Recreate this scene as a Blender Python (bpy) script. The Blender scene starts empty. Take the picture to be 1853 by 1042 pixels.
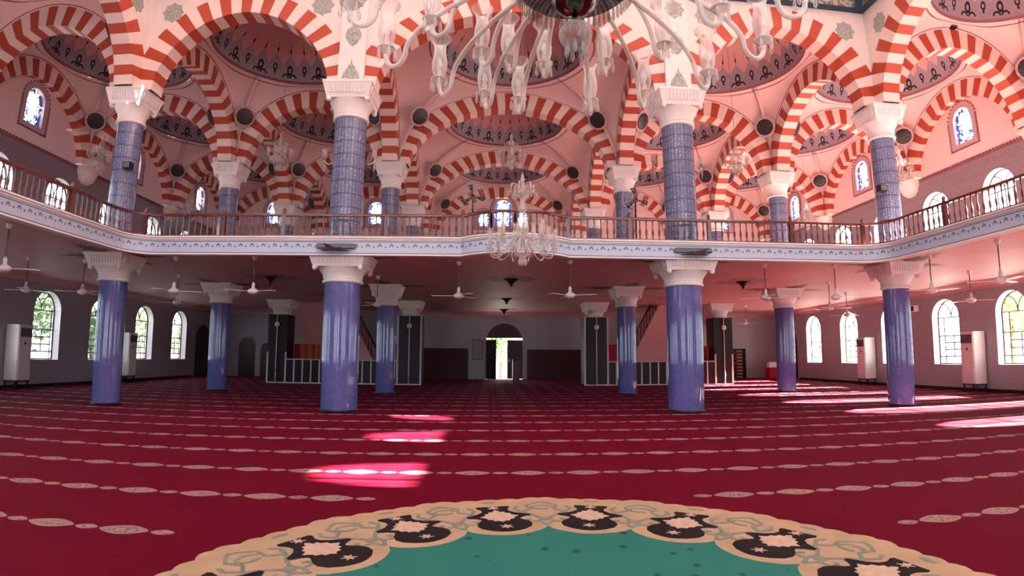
import bpy, math, random
from math import pi, sin, cos, tan, atan2, hypot, sqrt, radians
from mathutils import Vector, Matrix
random.seed(7)
SC = bpy.context.scene
COL = SC.collection

# ------------------------------------------------------------------ layout
XS = [-15.72, -9.95, -4.12, 4.12, 9.95, 15.72]     # column lines across the hall
YS = [7.39, 13.22, 19.05, 24.88, 30.6]             # column lines along the hall
ZG0, ZG1 = 3.66, 3.97                               # gallery slab
ZC = 7.93                                           # top of the gallery capitals
ZD = 10.8                                           # dome rings
CAMX = -0.605

# ------------------------------------------------------------------ mesh helper
class MB:
    def __init__(s):
        s.v = []; s.f = []; s.m = []; s.uv = []; s.smooth = []
    def add(s, vs, fs, mat=0, uvs=None, smooth=False, M=None):
        o = len(s.v)
        for p in vs:
            s.v.append(tuple(M @ Vector(p)) if M is not None else tuple(p))
        for i, f in enumerate(fs):
            s.f.append([o + k for k in f])
            s.m.append(mat[i] if isinstance(mat, (list, tuple)) else mat)
            s.uv.append(uvs[i] if uvs else None)
            s.smooth.append(smooth)
        return s
    def box(s, x0, y0, z0, x1, y1, z1, mat=0, M=None):
        vs = [(x0,y0,z0),(x1,y0,z0),(x1,y1,z0),(x0,y1,z0),(x0,y0,z1),(x1,y0,z1),(x1,y1,z1),(x0,y1,z1)]
        return s.add(vs, [(3,2,1,0),(4,5,6,7),(0,1,5,4),(1,2,6,5),(2,3,7,6),(3,0,4,7)], mat, M=M)
    def frustum(s, cx, cy, z0, hx0, hy0, z1, hx1, hy1, mat=0, M=None):
        vs = [(cx-hx0,cy-hy0,z0),(cx+hx0,cy-hy0,z0),(cx+hx0,cy+hy0,z0),(cx-hx0,cy+hy0,z0),
              (cx-hx1,cy-hy1,z1),(cx+hx1,cy-hy1,z1),(cx+hx1,cy+hy1,z1),(cx-hx1,cy+hy1,z1)]
        return s.add(vs, [(3,2,1,0),(4,5,6,7),(0,1,5,4),(1,2,6,5),(2,3,7,6),(3,0,4,7)], mat, M=M)
    def lathe(s, prof, n=24, c=(0,0,0), mat=0, uvn=1.0, smooth=True, M=None, caps=True):
        vs = []; fs = []; uvs = []
        for r, z in prof:
            for k in range(n):
                a = 2*pi*k/n
                vs.append((c[0]+r*cos(a), c[1]+r*sin(a), c[2]+z))
        L = [0.0]
        for i in range(1, len(prof)):
            L.append(L[-1] + hypot(prof[i][0]-prof[i-1][0], prof[i][1]-prof[i-1][1]))
        for i in range(len(prof)-1):
            for k in range(n):
                k2 = (k+1) % n
                fs.append((i*n+k, i*n+k2, (i+1)*n+k2, (i+1)*n+k))
                u0 = k/n*uvn; u1 = (k+1)/n*uvn
                uvs.append(((u0,L[i]),(u1,L[i]),(u1,L[i+1]),(u0,L[i+1])))
        s.add(vs, fs, mat, uvs, smooth, M)
        if caps:
            for i, rev in ((0, True), (len(prof)-1, False)):
                if prof[i][0] > 1e-4:
                    ring = [vs[i*n+k] for k in range(n)]
                    s.add(ring, [tuple(reversed(range(n))) if rev else tuple(range(n))], mat, M=M)
        return s
    def tube(s, path, r, n=6, mat=0, smooth=True, M=None, caps=True):
        P = [Vector(p) for p in path]
        rs = r if isinstance(r, (list, tuple)) else [r]*len(P)
        vs = []; fs = []
        T0 = (P[1]-P[0]).normalized()
        up = Vector((0,0,1)) if abs(T0.z) < .9 else Vector((1,0,0))
        A = T0.cross(up).normalized()
        for i, p in enumerate(P):
            if i == 0: T = T0
            elif i == len(P)-1: T = (P[-1]-P[-2]).normalized()
            else: T = ((P[i+1]-P[i]).normalized() + (P[i]-P[i-1]).normalized()).normalized()
            A = (A - T*A.dot(T)).normalized()
            B = T.cross(A)
            for k in range(n):
                a = 2*pi*k/n
                vs.append(p + (A*cos(a) + B*sin(a))*rs[i])
        for i in range(len(P)-1):
            for k in range(n):
                k2 = (k+1) % n
                fs.append((i*n+k, i*n+k2, (i+1)*n+k2, (i+1)*n+k))
        if caps:
            fs.append(tuple(reversed(range(n)))); fs.append(tuple((len(P)-1)*n+k for k in range(n)))
        return s.add(vs, fs, mat, None, smooth, M)
    def prism(s, poly, z0, z1, mat=0, M=None, mtop=None):
        n = len(poly)
        vs = [(x,y,z0) for x,y in poly] + [(x,y,z1) for x,y in poly]
        fs = [tuple(reversed(range(n))), tuple(range(n,2*n))]
        ms = [mat, mat if mtop is None else mtop]
        for k in range(n):
            k2 = (k+1) % n
            fs.append((k,k2,n+k2,n+k)); ms.append(mat)
        return s.add(vs, fs, ms, M=M)
    def sweep(s, path, prof, mats=0, closed=False, smooth=False):
        """path: plan points; prof: (offset to the left of travel, z); UV u = length, v = profile length"""
        n = len(path); offs = []
        for i in range(n):
            a = Vector(path[max(i-1,0)]); b = Vector(path[i]); c = Vector(path[min(i+1,n-1)])
            d1 = (b-a).normalized() if (b-a).length > 1e-9 else (c-b).normalized()
            d2 = (c-b).normalized() if (c-b).length > 1e-9 else d1
            n1 = Vector((-d1.y,d1.x)); n2 = Vector((-d2.y,d2.x))
            nn = (n1+n2).normalized(); offs.append(nn/max(.4, nn.dot(n1)))
        Ls = [0.0]
        for i in range(1,n): Ls.append(Ls[-1]+(Vector(path[i])-Vector(path[i-1])).length)
        Lp = [0.0]
        for j in range(1,len(prof)): Lp.append(Lp[-1]+hypot(prof[j][0]-prof[j-1][0], prof[j][1]-prof[j-1][1]))
        vs = []; fs = []; uvs = []; ms = []
        m = len(prof)
        for i in range(n):
            for o, z in prof:
                p = Vector(path[i]) + offs[i]*o
                vs.append((p.x,p.y,z))
        for i in range(n-1):
            for j in range(m-1):
                fs.append((i*m+j,(i+1)*m+j,(i+1)*m+j+1,i*m+j+1))
                uvs.append(((Ls[i],Lp[j]),(Ls[i+1],Lp[j]),(Ls[i+1],Lp[j+1]),(Ls[i],Lp[j+1])))
                ms.append(mats[j] if isinstance(mats,(list,tuple)) else mats)
        return s.add(vs, fs, ms, uvs, smooth)
    def mesh(s, name, mats):
        me = bpy.data.meshes.new(name)
        me.from_pydata(s.v, [], s.f)
        for m in (mats if isinstance(mats,(list,tuple)) else [mats]): me.materials.append(m)
        me.polygons.foreach_set('material_index', s.m)
        me.polygons.foreach_set('use_smooth', s.smooth)
        if any(u is not None for u in s.uv):
            lay = me.uv_layers.new(name='UVMap'); i = 0; d = lay.data
            for f, u in zip(s.f, s.uv):
                for k in range(len(f)):
                    if u is not None: d[i].uv = u[k]
                    i += 1
        me.update()
        return me
    def build(s, name, mats, parent=None, loc=None, rot=None):
        return link(name, s.mesh(name, mats), parent, loc, rot)

def link(name, data, parent=None, loc=None, rot=None):
    o = bpy.data.objects.new(name, data); COL.objects.link(o)
    if parent is not None: o.parent = parent
    if loc is not None: o.location = loc
    if rot is not None: o.rotation_euler = rot
    return o
def tag(o, label=None, cat=None, group=None, kind=None):
    if label: o['label'] = label
    if cat: o['category'] = cat
    if group: o['group'] = group
    if kind: o['kind'] = kind
    return o
def thing(name, label, cat, loc=(0,0,0), rz=0, group=None):
    return tag(link(name, None, None, loc, (0,0,rz)), label, cat, group)
def struct(o, label=None): return tag(o, label, kind='structure')
def dup(root, loc=None, rz=None, label=None, group=None):
    def cp(o, par):
        c = o.copy(); COL.objects.link(c)
        if par is not None: c.parent = par
        for ch in kids.get(o.name, []): cp(ch, c)
        return c
    kids = {}
    for o in list(root.children_recursive): kids.setdefault(o.parent.name, []).append(o)
    r = cp(root, None)
    if loc is not None: r.location = loc
    if rz is not None: r.rotation_euler = (0,0,rz)
    if label: r['label'] = label
    if group: r['group'] = group
    return r
def srgb(r, g, b):
    f = lambda c: (c/255/12.92) if c <= 10 else ((c/255+.055)/1.055)**2.4
    return (f(r), f(g), f(b), 1)

# ------------------------------------------------------------------ node helper
class NT:
    def __init__(s, name):
        s.mat = bpy.data.materials.new(name); s.mat.use_nodes = True
        s.t = s.mat.node_tree; s.t.nodes.clear()
        s.out = s.t.nodes.new('ShaderNodeOutputMaterial')
    def node(s, typ, **kw):
        n = s.t.nodes.new(typ)
        for k, v in kw.items(): setattr(n, k, v)
        return n
    def put(s, sock, v):
        if isinstance(v, bpy.types.NodeSocket): s.t.links.new(v, sock)
        elif v is not None: sock.default_value = v
    def m(s, op, a, b=None, c=None, clamp=False):
        n = s.node('ShaderNodeMath', operation=op); n.use_clamp = clamp
        s.put(n.inputs[0], a); s.put(n.inputs[1], b)
        if c is not None: s.put(n.inputs[2], c)
        return n.outputs[0]
    def lt(s, a, b): return s.m('LESS_THAN', a, b)
    def gt(s, a, b): return s.m('GREATER_THAN', a, b)
    def mix(s, f, a, b, blend='MIX'):
        n = s.node('ShaderNodeMix', data_type='RGBA', blend_type=blend)
        s.put(n.inputs[0], f); s.put(n.inputs[6], a); s.put(n.inputs[7], b)
        return n.outputs[2]
    def uv(s):
        n = s.node('ShaderNodeUVMap'); x = s.node('ShaderNodeSeparateXYZ')
        s.t.links.new(n.outputs[0], x.inputs[0]); return x.outputs[0], x.outputs[1]
    def pos(s, kind='Object'):
        n = s.node('ShaderNodeTexCoord'); x = s.node('ShaderNodeSeparateXYZ')
        s.t.links.new(n.outputs[kind], x.inputs[0]); return x.outputs[0], x.outputs[1], x.outputs[2]
    def vec(s, x, y, z=0.0):
        n = s.node('ShaderNodeCombineXYZ'); s.put(n.inputs[0], x); s.put(n.inputs[1], y); s.put(n.inputs[2], z)
        return n.outputs[0]
    def noise(s, scale, vec=None, detail=3):
        n = s.node('ShaderNodeTexNoise'); n.inputs['Scale'].default_value = scale; n.inputs['Detail'].default_value = detail
        if vec is None: vec = s.node('ShaderNodeTexCoord').outputs['Object']
        s.t.links.new(vec, n.inputs['Vector']); return n.outputs[0]
    def cell(s, a, period, off=0.0):
        """signed distance to the nearest multiple of period"""
        q = s.m('DIVIDE', s.m('SUBTRACT', a, off), period)
        return s.m('MULTIPLY', s.m('SUBTRACT', q, s.m('ROUND', q)), period)
    def bsdf(s, color, rough=.5, spec=.5, metal=0, bump=None, bumpd=.02, coat=0, sheen=0, sheent=None):
        b = s.node('ShaderNodeBsdfPrincipled')
        s.put(b.inputs['Base Color'], color); s.put(b.inputs['Roughness'], rough); s.put(b.inputs['Metallic'], metal)
        s.put(b.inputs['Specular IOR Level'], spec); s.put(b.inputs['Coat Weight'], coat); s.put(b.inputs['Sheen Weight'], sheen)
        if sheent: b.inputs['Sheen Tint'].default_value = sheent; b.inputs['Sheen Roughness'].default_value = .18
        if bump is not None:
            n = s.node('ShaderNodeBump'); n.inputs['Distance'].default_value = bumpd; s.put(n.inputs['Height'], bump)
            s.t.links.new(n.outputs[0], b.inputs['Normal'])
        return b.outputs[0]
    def done(s, shader):
        s.t.links.new(shader, s.out.inputs[0]); return s.mat

def simple(name, col, rough=.55, spec=.4, metal=0, nz=.06, nscale=6, coat=0):
    t = NT(name)
    k = t.noise(nscale)
    dark = tuple(c*(1-nz*2) for c in col[:3])+(1,)
    c = t.mix(k, dark, tuple(min(1,c*(1+nz)) for c in col[:3])+(1,))
    return t.done(t.bsdf(c, rough, spec, metal, coat=coat))

MAT = {}
MAT['white'] = simple('white_plaster', (.76,.71,.69,1), .55)
MAT['cream'] = simple('cream_plaster', (.76,.66,.62,1), .6)
MAT['pink'] = simple('pink_plaster', (.78,.57,.56,1), .6, nz=.04, nscale=2)
MAT['pinkline'] = simple('maroon_line', (.24,.09,.11,1), .6)
MAT['red'] = simple('red_brick_paint', (.42,.065,.032,1), .5)
MAT['vwhite'] = simple('pale_voussoir_paint', (.80,.64,.59,1), .5)
MAT['ceil'] = simple('gallery_soffit_paint', (.68,.36,.36,1), .6, nz=.08, nscale=.8)
MAT['rail'] = simple('polished_red_brown_wood', (.11,.022,.014,1), .22, .6, nz=.2, nscale=12)
MAT['wood'] = simple('dark_door_wood', (.045,.014,.012,1), .35, nz=.2, nscale=10)
MAT['wains'] = simple('dark_red_wainscot', (.075,.012,.014,1), .5, nz=.12)
MAT['dark'] = simple('near_black', (.012,.011,.013,1), .4)
MAT['smoke'] = simple('smoked_glass_panel', (.014,.010,.012,1), .35, .25)
MAT['alu'] = simple('pale_metal_trim', (.62,.58,.56,1), .4)
MAT['acw'] = simple('ivory_plastic', (.78,.72,.66,1), .35)
MAT['grey'] = simple('grey_plastic', (.12,.12,.13,1), .45)
MAT['fanw'] = simple('white_enamel', (.78,.74,.72,1), .3)
MAT['steel'] = simple('dark_polished_metal', (.16,.12,.12,1), .12, metal=1.0)
MAT['brass'] = simple('pale_brass', (.55,.50,.38,1), .25, metal=1.0)
MAT['orange'] = simple('orange_carpet_back', (.55,.12,.05,1), .9)
MAT['redcloth'] = simple('red_cloth', (.42,.012,.035,1), .8)
MAT['frame'] = simple('brown_window_frame', (.09,.055,.04,1), .4)
MAT['fasdark'] = simple('navy_line', (.05,.05,.11,1), .5)
MAT['paper'] = simple('white_sheet', (.85,.84,.82,1), .6)
MAT['book'] = simple('red_beige_booklet', (.42,.2,.15,1), .7)
MAT['teal'] = simple('dark_teal_block', (.012,.05,.09,1), .5)
MAT['paving'] = simple('pale_paving', (.40,.39,.37,1), .8)
MAT['bark'] = simple('bark', (.12,.09,.06,1), .9)
MAT['leaf'] = simple('green_leaf', (.24,.38,.13,1), .6, nz=.3, nscale=3)
MAT['house'] = simple('cream_render', (.75,.62,.5,1), .8)

def m_carpet():
    t = NT('red_prayer_carpet')
    x, y, z = t.pos()
    dy = t.m('ABSOLUTE', t.cell(y, 1.2, 4.1565))
    dx = t.m('ABSOLUTE', t.cell(x, .645, -4.015))
    dx2 = t.m('ABSOLUTE', t.cell(x, .645, -4.015+.3225))
    def lens(a, b, p, la, lb):
        return t.m('ADD', t.m('POWER', t.m('DIVIDE', a, la), p), t.m('POWER', t.m('DIVIDE', b, lb), 1.5))
    e1 = lens(dx, dy, 1.5, .205, .115); e2 = lens(dx2, dy, 1.6, .095, .062)
    k = t.m('MAXIMUM', t.lt(e1, 1.0), t.lt(e2, 1.0))
    yr = t.m('SUBTRACT', y, t.cell(y, 1.2, 4.1565))
    def far(o):
        xm = t.m('SUBTRACT', x, t.cell(x, .645, o))
        rr = t.m('ADD', t.m('POWER', t.m('SUBTRACT', xm, -.13), 2.0), t.m('POWER', t.m('SUBTRACT', yr, 2.85), 2.0))
        return t.gt(rr, 2.93**2)
    k = t.m('MAXIMUM', t.m('MULTIPLY', t.lt(e1, 1.0), far(-4.015)), t.m('MULTIPLY', t.lt(e2, 1.0), far(-4.015+.3225)))
    co = t.node('ShaderNodeTexCoord').outputs['Object']
    n1 = t.noise(26, co, 4); n2 = t.noise(160, co, 2); n3 = t.noise(.35, co, 2)
    red = t.mix(n2, (.078,.0004,.006,1), (.14,.0006,.012,1))
    red = t.mix(t.m('MULTIPLY', n3, .5), red, (.082,.0005,.008,1))
    med = t.mix(t.m('GREATER_THAN', n1, .52), (.35,.25,.22,1), (.17,.12,.11,1))
    inner = t.lt(t.m('MINIMUM', e1, e2), .6)
    med = t.mix(inner, (.30,.22,.20,1), med)
    c = t.mix(k, red, med)
    return t.done(t.bsdf(c, .8, .04, bump=n2, bumpd=.01, sheen=.09, sheent=(1,.12,.38,1)))
MAT['carpet'] = m_carpet()
MAT['galcarpet'] = simple('red_gallery_carpet', (.46,.27,.27,1), .9, .05)

def m_tile(name, base, dark, px, pz, axes='yz', rough=.3, line=.006):
    t = NT(name); x, y, z = t.pos()
    u = y if axes[0] == 'y' else x
    a = t.m('ABSOLUTE', t.cell(u, px)); b = t.m('ABSOLUTE', t.cell(z, pz))
    d = t.m('ADD', t.m('DIVIDE', a, px*.5), t.m('DIVIDE', b, pz*.5))
    k = t.lt(t.m('ABSOLUTE', t.m('SUBTRACT', d, .55)), .16)
    c = t.mix(t.m('MULTIPLY', k, .55), base, dark)
    g = t.m('MAXIMUM', t.gt(a, px*.5-line), t.gt(b, pz*.5-line))
    c = t.mix(t.m('MULTIPLY', g, .5), c, dark)
    c = t.mix(t.m('MULTIPLY', t.noise(1.5), .25), c, dark)
    return t.done(t.bsdf(c, rough, .5))
MAT['tileY'] = m_tile('grey_mauve_wall_tiles', (.42,.40,.43,1), (.26,.24,.27,1), .22, .22, 'yz', .3)
MAT['tileX'] = m_tile('grey_mauve_wall_tiles_end', (.42,.40,.43,1), (.26,.24,.27,1), .22, .22, 'xz', .3)
MAT['dadoY'] = m_tile('grey_dado_tiles', (.26,.205,.235,1), (.15,.105,.13,1), .30, .36, 'yz', .35, .012)
MAT['dadoX'] = m_tile('grey_dado_tiles_end', (.26,.205,.235,1), (.15,.105,.13,1), .30, .36, 'xz', .35, .012)

def m_shaft_low():
    t = NT('glossy_blue_tile_shaft'); u, v = t.uv()
    fu = t.m('ABSOLUTE', t.cell(u, 1/22)); fv = t.m('ABSOLUTE', t.cell(v, .115))
    g = t.m('MAXIMUM', t.gt(fu, 1/44-.0018), t.gt(fv, .0575-.003))
    n = t.noise(9); w = t.noise(38, None, 2)
    c = t.mix(n, (.06,.08,.27,1), (.13,.14,.36,1))
    c = t.mix(t.m('MULTIPLY', t.gt(w, .57), .16), c, (.25,.27,.48,1))
    c = t.mix(t.m('MULTIPLY', g, .45), c, (.09,.10,.24,1))
    return t.done(t.bsdf(c, .07, .6, bump=t.noise(4, None, 1), bumpd=.0012))
MAT['shaft'] = m_shaft_low()
def m_shaft_up():
    t = NT('gridded_grey_blue_tile_shaft'); u, v = t.uv()
    fu = t.m('ABSOLUTE', t.cell(u, 1/28)); fv = t.m('ABSOLUTE', t.cell(v, .33))
    g = t.gt(fv, .165-.016)
    s = t.gt(fu, 1/56-.0052)
    n = t.noise(14, None, 4)
    c = t.mix(n, (.07,.10,.22,1), (.20,.23,.36,1))
    c = t.mix(t.gt(t.noise(30, None, 2), .64), c, (.5,.52,.60,1))
    c = t.mix(t.m('MULTIPLY', s, .72), c, (.07,.07,.14,1))
    c = t.mix(t.m('MULTIPLY', g, .85), c, (.05,.05,.10,1))
    return t.done(t.bsdf(c, .16, .6))
MAT['shaftup'] = m_shaft_up()

def m_dome():
    t = NT('painted_dome_ornament'); u, v = t.uv()
    a = t.m('SUBTRACT', t.m('FRACT', u), .5)
    par = t.m('MODULO', t.m('FLOOR', u), 2.0)
    aa = t.m('ABSOLUTE', a)
    tip = t.m('MULTIPLY', t.m('POWER', t.m('MAXIMUM', t.m('SUBTRACT', 1.0, t.m('MULTIPLY', aa, 2.0)), 0.0), .75), .36)
    band = t.lt(v, t.m('ADD', .50, tip))
    x = t.m('MULTIPLY', a, .52); ax = t.m('MULTIPLY', aa, .52)
    def ell(px, cx, py, cy, rx, ry):
        return t.m('SQRT', t.m('ADD', t.m('POWER', t.m('DIVIDE', t.m('SUBTRACT', px, cx), rx), 2.0), t.m('POWER', t.m('DIVIDE', t.m('SUBTRACT', py, cy), ry), 2.0)))
    def ring(e, w): return t.lt(t.m('ABSOLUTE', t.m('SUBTRACT', e, 1.0)), w)
    r1 = ring(ell(ax, 0.0, v, .36, .075, .13), .36)
    w1 = t.m('MULTIPLY', ring(ell(ax, .13, v, .09, .10, .12), .26), t.gt(v, .09))
    m1 = t.m('MULTIPLY', t.m('MAXIMUM', r1, w1), t.lt(par, .5))
    r2 = t.m('MAXIMUM', ring(ell(ax, 0.0, v, .42, .06, .10), .36), t.lt(ell(ax, 0.0, v, .24, .035, .05), 1.0))
    m2 = t.m('MULTIPLY', r2, t.gt(par, .5))
    mot = t.m('MAXIMUM', m1, m2)
    dr = t.m('MAXIMUM', t.lt(ell(ax, 0.0, v, 1.02, .036, .085), 1.0), t.m('MULTIPLY', t.lt(ax, .010), t.m('MULTIPLY', t.gt(v, .85), t.lt(v, 1.32))))
    n = t.noise(14)
    grey = t.mix(n, (.26,.25,.31,1), (.44,.41,.47,1))
    c = t.mix(band, (.66,.40,.38,1), grey)
    c = t.mix(mot, c, (.018,.014,.03,1))
    c = t.mix(dr, c, (.13,.02,.03,1))
    return t.done(t.bsdf(c, .6, .3))
MAT['dome'] = m_dome()

def m_fascia():
    t = NT('fascia_ornament'); u, v = t.uv()
    a = t.m('ABSOLUTE', t.cell(u, .27)); a2 = t.m('ABSOLUTE', t.cell(u, .27, .135))
    vv = t.m('SUBTRACT', v, .17)
    e1 = t.m('SQRT', t.m('ADD', t.m('POWER', t.m('DIVIDE', a, .036), 2.0), t.m('POWER', t.m('DIVIDE', vv, .05), 2.0)))
    arc = t.m('MULTIPLY', t.lt(t.m('ABSOLUTE', t.m('SUBTRACT', e1, 1.0)), .42), t.gt(vv, -.005))
    e2 = t.lt(t.m('ADD', t.m('POWER', t.m('DIVIDE', a2, .022), 2.0), t.m('POWER', t.m('DIVIDE', vv, .024), 2.0)), 1.0)
    k = t.m('MAXIMUM', arc, e2)
    ln = t.m('MAXIMUM', t.lt(t.m('ABSOLUTE', t.m('SUBTRACT', v, .022)), .008), t.lt(t.m('ABSOLUTE', t.m('SUBTRACT', v, .283)), .008))
    c = t.mix(t.noise(22), (.38,.46,.58,1), (.50,.57,.68,1))
    c = t.mix(t.m('MULTIPLY', k, .9), c, (.10,.11,.20,1))
    c = t.mix(ln, c, (.07,.07,.15,1))
    return t.done(t.bsdf(c, .4, .4))
MAT['fascia'] = m_fascia()

def m_crystal(name, tint, fac=.22, rough=.06, base=(.50,.47,.46,1)):
    t = NT(name)
    tr = t.node('ShaderNodeBsdfTransparent'); tr.inputs[0].default_value = tint
    lw = t.node('ShaderNodeLayerWeight'); lw.inputs[0].default_value = .35
    b = t.bsdf(base, rough, .9)
    f = t.m('ADD', t.m('MULTIPLY', lw.outputs['Facing'], .75), fac, clamp=True)
    mx = t.node('ShaderNodeMixShader'); t.put(mx.inputs[0], f)
    t.t.links.new(tr.outputs[0], mx.inputs[1]); t.t.links.new(b, mx.inputs[2])
    return t.done(mx.outputs[0])
MAT['crystal'] = m_crystal('clear_crystal', (.96,.95,.94,1), .16)
MAT['cloudy'] = m_crystal('milky_crystal', (.93,.92,.90,1), .25, .12)
MAT['bigglass'] = m_crystal('bright_crystal', (.97,.96,.95,1), .20, .08, (.80,.76,.74,1))
MAT['bigarm'] = m_crystal('bright_crystal_arm', (.95,.94,.92,1), .42, .12, (.84,.80,.77,1))
MAT['duskglass'] = m_crystal('soft_crystal', (.95,.94,.92,1), .24, .15, (.66,.62,.59,1))
def m_pane():
    t = NT('window_pane_glass')
    tr = t.node('ShaderNodeBsdfTransparent'); tr.inputs[0].default_value = (.97,.98,.98,1)
    gl = t.node('ShaderNodeBsdfGlossy'); gl.inputs['Roughness'].default_value = .03
    lw = t.node('ShaderNodeLayerWeight'); lw.inputs[0].default_value = .2
    mx = t.node('ShaderNodeMixShader'); t.put(mx.inputs[0], t.m('MULTIPLY', lw.outputs['Fresnel'], .5))
    t.t.links.new(tr.outputs[0], mx.inputs[1]); t.t.links.new(gl.outputs[0], mx.inputs[2])
    return t.done(mx.outputs[0])
MAT['pane'] = m_pane()
def m_stained():
    t = NT('stained_glass'); u, v = t.uv()      # u -1..1, v 0..1
    vo = t.node('ShaderNodeTexVoronoi'); vo.inputs['Scale'].default_value = 1.0
    t.t.links.new(t.vec(t.m('MULTIPLY', u, 4.5), t.m('MULTIPLY', v, 13.0)), vo.inputs['Vector'])
    d = vo.outputs['Distance']
    cen = t.m('ADD', t.m('POWER', t.m('DIVIDE', u, .62), 2.0), t.m('POWER', t.m('DIVIDE', t.m('SUBTRACT', v, .52), .42), 2.0))
    thr = t.m('SUBTRACT', .86, t.m('MULTIPLY', cen, .24))
    k = t.lt(d, thr)
    warm = t.lt(t.m('ADD', t.m('POWER', t.m('DIVIDE', u, .4), 2.0), t.m('POWER', t.m('DIVIDE', t.m('SUBTRACT', v, .26), .1), 2.0)), 1.0)
    lit = t.mix(warm, (.95,.97,1,1), (1,.72,.55,1))
    c = t.mix(k, (.02,.04,.14,1), lit)
    tr = t.node('ShaderNodeBsdfTransparent'); t.put(tr.inputs[0], c)
    gl = t.node('ShaderNodeBsdfGlossy'); gl.inputs['Roughness'].default_value = .1
    mx = t.node('ShaderNodeMixShader'); mx.inputs[0].default_value = .06
    t.t.links.new(tr.outputs[0], mx.inputs[1]); t.t.links.new(gl.outputs[0], mx.inputs[2])
    return t.done(mx.outputs[0])
MAT['stained'] = m_stained()
def m_round():
    t = NT('dark_calligraphy_disc'); x, y, z = t.pos()
    n = t.node('ShaderNodeTexWave', wave_type='RINGS'); n.inputs['Scale'].default_value = 4.5
    n.inputs['Distortion'].default_value = 9; n.inputs['Detail'].default_value = 1.5
    t.t.links.new(t.node('ShaderNodeTexCoord').outputs['Object'], n.inputs['Vector'])
    c = t.mix(t.gt(n.outputs['Fac'], .86), (.012,.010,.016,1), (.10,.07,.07,1))
    return t.done(t.bsdf(c, .35, .4))
MAT['disc'] = m_round()
def m_halo():
    t = NT('grey_stencil_halo'); x, y, z = t.pos()
    n = t.noise(30, None, 4)
    c = t.mix(t.gt(n, .5), (.62,.40,.40,1), (.40,.27,.30,1))
    return t.done(t.bsdf(c, .6))
MAT['halo'] = m_halo()
def m_stencil():
    t = NT('grey_green_stencil'); n = t.noise(26, None, 4)
    c = t.mix(t.gt(n, .5), (.42,.42,.38,1), (.24,.27,.26,1))
    return t.done(t.bsdf(c, .6))
MAT['stencil'] = m_stencil()
def m_band():
    t = NT('dark_inscription_band'); n = t.noise(9, None, 5)
    c = t.mix(t.gt(n, .52), (.10,.10,.085,1), (.32,.30,.24,1))
    return t.done(t.bsdf(c, .5))
MAT['band'] = m_band()
def m_teal():
    t = NT('teal_carpet_field'); x, y, z = t.pos()
    vo = t.node('ShaderNodeTexVoronoi'); vo.inputs['Scale'].default_value = 5.5
    t.t.links.new(t.vec(x, y), vo.inputs['Vector'])
    k = t.lt(vo.outputs['Distance'], .17)
    c = t.mix(t.noise(90), (.012,.12,.10,1), (.02,.19,.16,1))
    c = t.mix(k, c, (.006,.055,.055,1))
    return t.done(t.bsdf(c, .9, .2))
MAT['tealrug'] = m_teal()
MAT['beige'] = simple('beige_carpet', (.40,.315,.205,1), .9, .1, nz=.15, nscale=5)
MAT['rugblack'] = simple('black_carpet', (.010,.006,.008,1), .9, .2)
MAT['rugcream'] = simple('cream_carpet_flower', (.50,.40,.31,1), .9, .1, nz=.2, nscale=14)
MAT['ruggrey'] = simple('grey_green_carpet_scroll', (.20,.24,.20,1), .9, .2, nz=.2, nscale=14)

# ------------------------------------------------------------------ camera (wide action-camera lens)
cam = bpy.data.cameras.new('camera'); co = bpy.data.objects.new('camera', cam); COL.objects.link(co)
cam.type = 'PANO'; cam.panorama_type = 'FISHEYE_LENS_POLYNOMIAL'
cam.sensor_width = 36.0; cam.sensor_fit = 'HORIZONTAL'; cam.fisheye_fov = radians(170)
cam.fisheye_polynomial_k0 = 0.0
cam.fisheye_polynomial_k1 = -0.0505732080; cam.fisheye_polynomial_k2 = -0.000146876188
cam.fisheye_polynomial_k3 = 4.73895179e-05; cam.fisheye_polynomial_k4 = -1.15488342e-06
R_ = Vector((0.9992000045532407, -0.039949731154587345, 0.0018357236938045278))
U_ = Vector((-0.006509602316955873, -0.11718119557112573, 0.9930892167787327))
F_ = Vector((0.03945853492565182, 0.9923066997582943, 0.11734750801070867))
R_, U_ = R_*cos(.003)+U_*sin(.003), U_*cos(.003)-R_*sin(.003)
co.matrix_world = Matrix(((R_.x,U_.x,-F_.x,CAMX),(R_.y,U_.y,-F_.y,0),(R_.z,U_.z,-F_.z,1.3737),(0,0,0,1)))
cam.clip_start = .05; cam.clip_end = 300
SC.camera = co

# ------------------------------------------------------------------ floor and outside ground
mb = MB(); mb.add([(-16.1,-7.2,0),(16.1,-7.2,0),(16.1,30.98,0),(-16.1,30.98,0)], [(0,1,2,3)])
mb.add([(-16.1,-7.2,-.3),(16.1,-7.2,-.3),(16.1,30.98,-.3),(-16.1,30.98,-.3)], [(3,2,1,0)])
struct(mb.build('floor', MAT['carpet']), 'red prayer carpet with rows of pale medallions')
mb = MB(); mb.add([(-70,-40,-.31),(70,-40,-.31),(70,90,-.31),(-70,90,-.31)], [(0,1,2,3)])
struct(mb.build('ground', MAT['paving']), 'pale paving outside the windows and door')

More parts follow.
